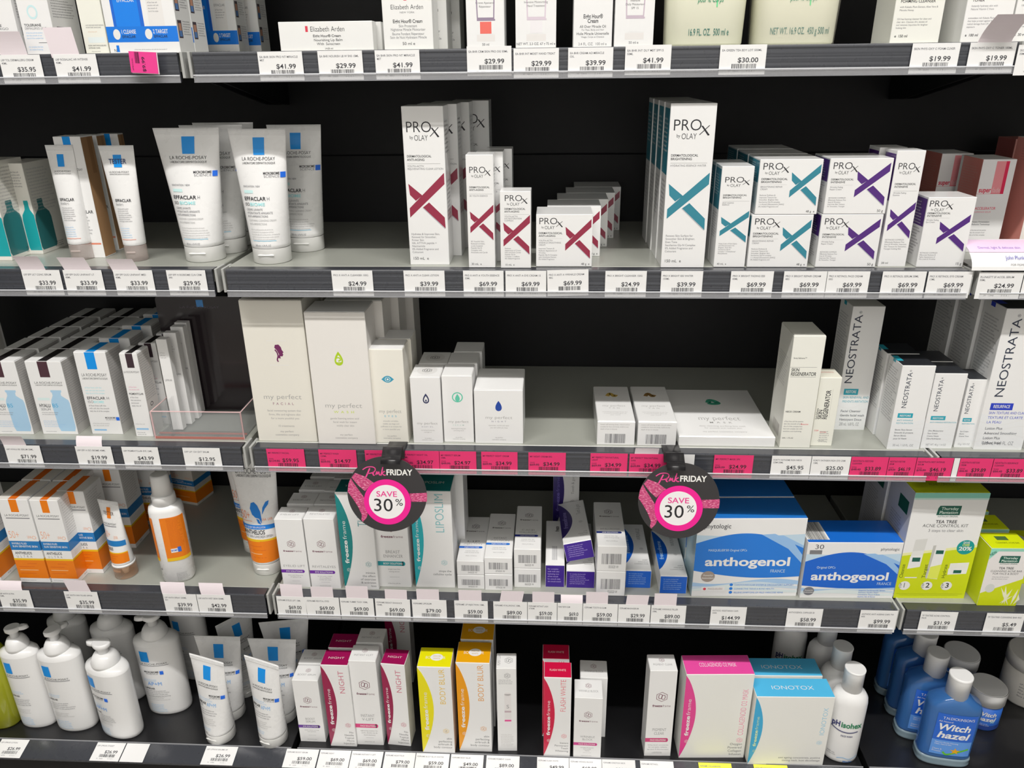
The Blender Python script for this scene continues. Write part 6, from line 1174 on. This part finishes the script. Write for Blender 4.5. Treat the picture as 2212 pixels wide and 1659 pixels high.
T(3, 1, 69, '$35.99', 'LRP ANTH ULTRA|50ML', tab=(8, 55, .016, .008, -.004)); T(3, 143.5, 215, '$35.99', 'LRP ANTH INV FLUID SPF50|50ML', tab=(156, 203, .026, .0, -.006)); T(3, 356, 427, '$39.99', 'LRP ANTH SPRAY 200ML|50+', tab=(356, 408, .022, .006, -.004)); T(3, 428.5, 501, '$42.99', 'LRP ANTH WET SKIN 250ML', tab=(440, 491, .022, .006, -.005))
T(3, 599, 661, '$69.00', 'FZFRAME EYELID LIFT 15ML', tab=(610, 657, .026, .002, -.001), tilt=1); T(3, 662, 734, '$69.00', 'FZFRAME REVITAL EYES', tab=(676, 723, .024)); T(3, 736, 808, '$69.00', 'FZFRAME TUMMY TUCK 100ML', tab=(751, 798, .027)); T(3, 811, 886, '$69.00', 'FZFRAME BREAST ENHANCE|100ML', tab=(833, 880, .022), tilt=1); T(3, 891, 965, '$79.00', 'FZFRAME LIPOSLIM', tab=(902, 950, .024))
T(3, 982, 1054, '$59.00', 'FZFRAME LIP INJECTION 10ML', tab=(992, 1041, .024)); T(3, 1066, 1139, '$89.00', 'FZFRAME HYALURONIC 30ML', tab=(1079, 1127, .024, 0, .004)); T(3, 1140, 1203, '$59.00', 'FZFRAME INSTANT LASH|XTREME', tab=(1150, 1197, .024)); T(3, 1204, 1258, '$69.0', 'PURE TEETH GUM', tab=(1211, 1258, .015, .006)); T(3, 1259, 1334, '$59.00', 'FZFRAME TOOTH & GUM', tab=(1265, 1312, .026)); T(3, 1335, 1404, '$29.99', 'FZFRAME MAGNASERUM', tab=(1350, 1397, .022, 0, .002)); T(3, 1405.5, 1481, '$89.00', 'FZFRAME WRINKLE FILLER|30ML', tab=(1411, 1459, .026))
T(3, 1534, 1611, '$144.99', 'ANTHOG VEGETARIAN CAPS|100S'); T(3, 1698, 1775, '$58.99', 'ANTHOGENOL CAPSULES 30'); T(3, 1855, 1936, '$99.99', 'ANTHOG ANTI AGEING CAPS TW|60S'); T(3, 1985, 2065, '$31.99', 'TP TEATREE ACNE CONTROL|PACK'); T(3, 2126, 2209, '$5.49', 'TP TEATREE CLEANSING BAR 95G')
T(4, -6, 56, '$26.99', 'LRP LIPIKAR LOTION'); T(4, 203, 266, '$26.99', 'LRP LIPIKAR SYNDET'); T(4, 267, 318, '', '', plain=True); T(4, 440, 510, '$26.99', 'LRP LIPIKAR BAUME AP')
for x0, x1, pr_, ds in ((615, 686, '$59.00', 'FZFRAME BOOST SERUM'), (688, 756, '$69.00', 'FZFRAME NIGHT'), (757, 826, '$69.00', 'FZFRAME INSTANT V LIFT'), (829, 896, '$79.00', 'FZFRAME NIGHT PLUS'), (897, 970, '$59.00', 'FZFRAME BODY BLUR WINTER'), (973, 1044, '$49.00', 'FZFRAME BODY BLUR'), (1050, 1122, '$89.00', 'FZFRAME PIGMENT CLEAR'), (1160, 1229, '$49.99', 'FZFRAME FLASH WHITE'), (1230, 1300, '$69.00', 'FZFRAME WRINKLE BLOCK'), (1301, 1373, '$88.95', 'FZFRAME IONOTOX NECK'), (1384, 1456, '$89.00', 'FZFRAME RETINOL')): T(4, x0, x1, pr_, ds)
T(4, 1511, 1582, '$39.99', 'FZFRAME COLLAGENOID', col='f2e24a'); T(4, 1631, 1704, '$59.99', 'FZFRAME IONOTOX', col='f2e24a')
label_tickets()
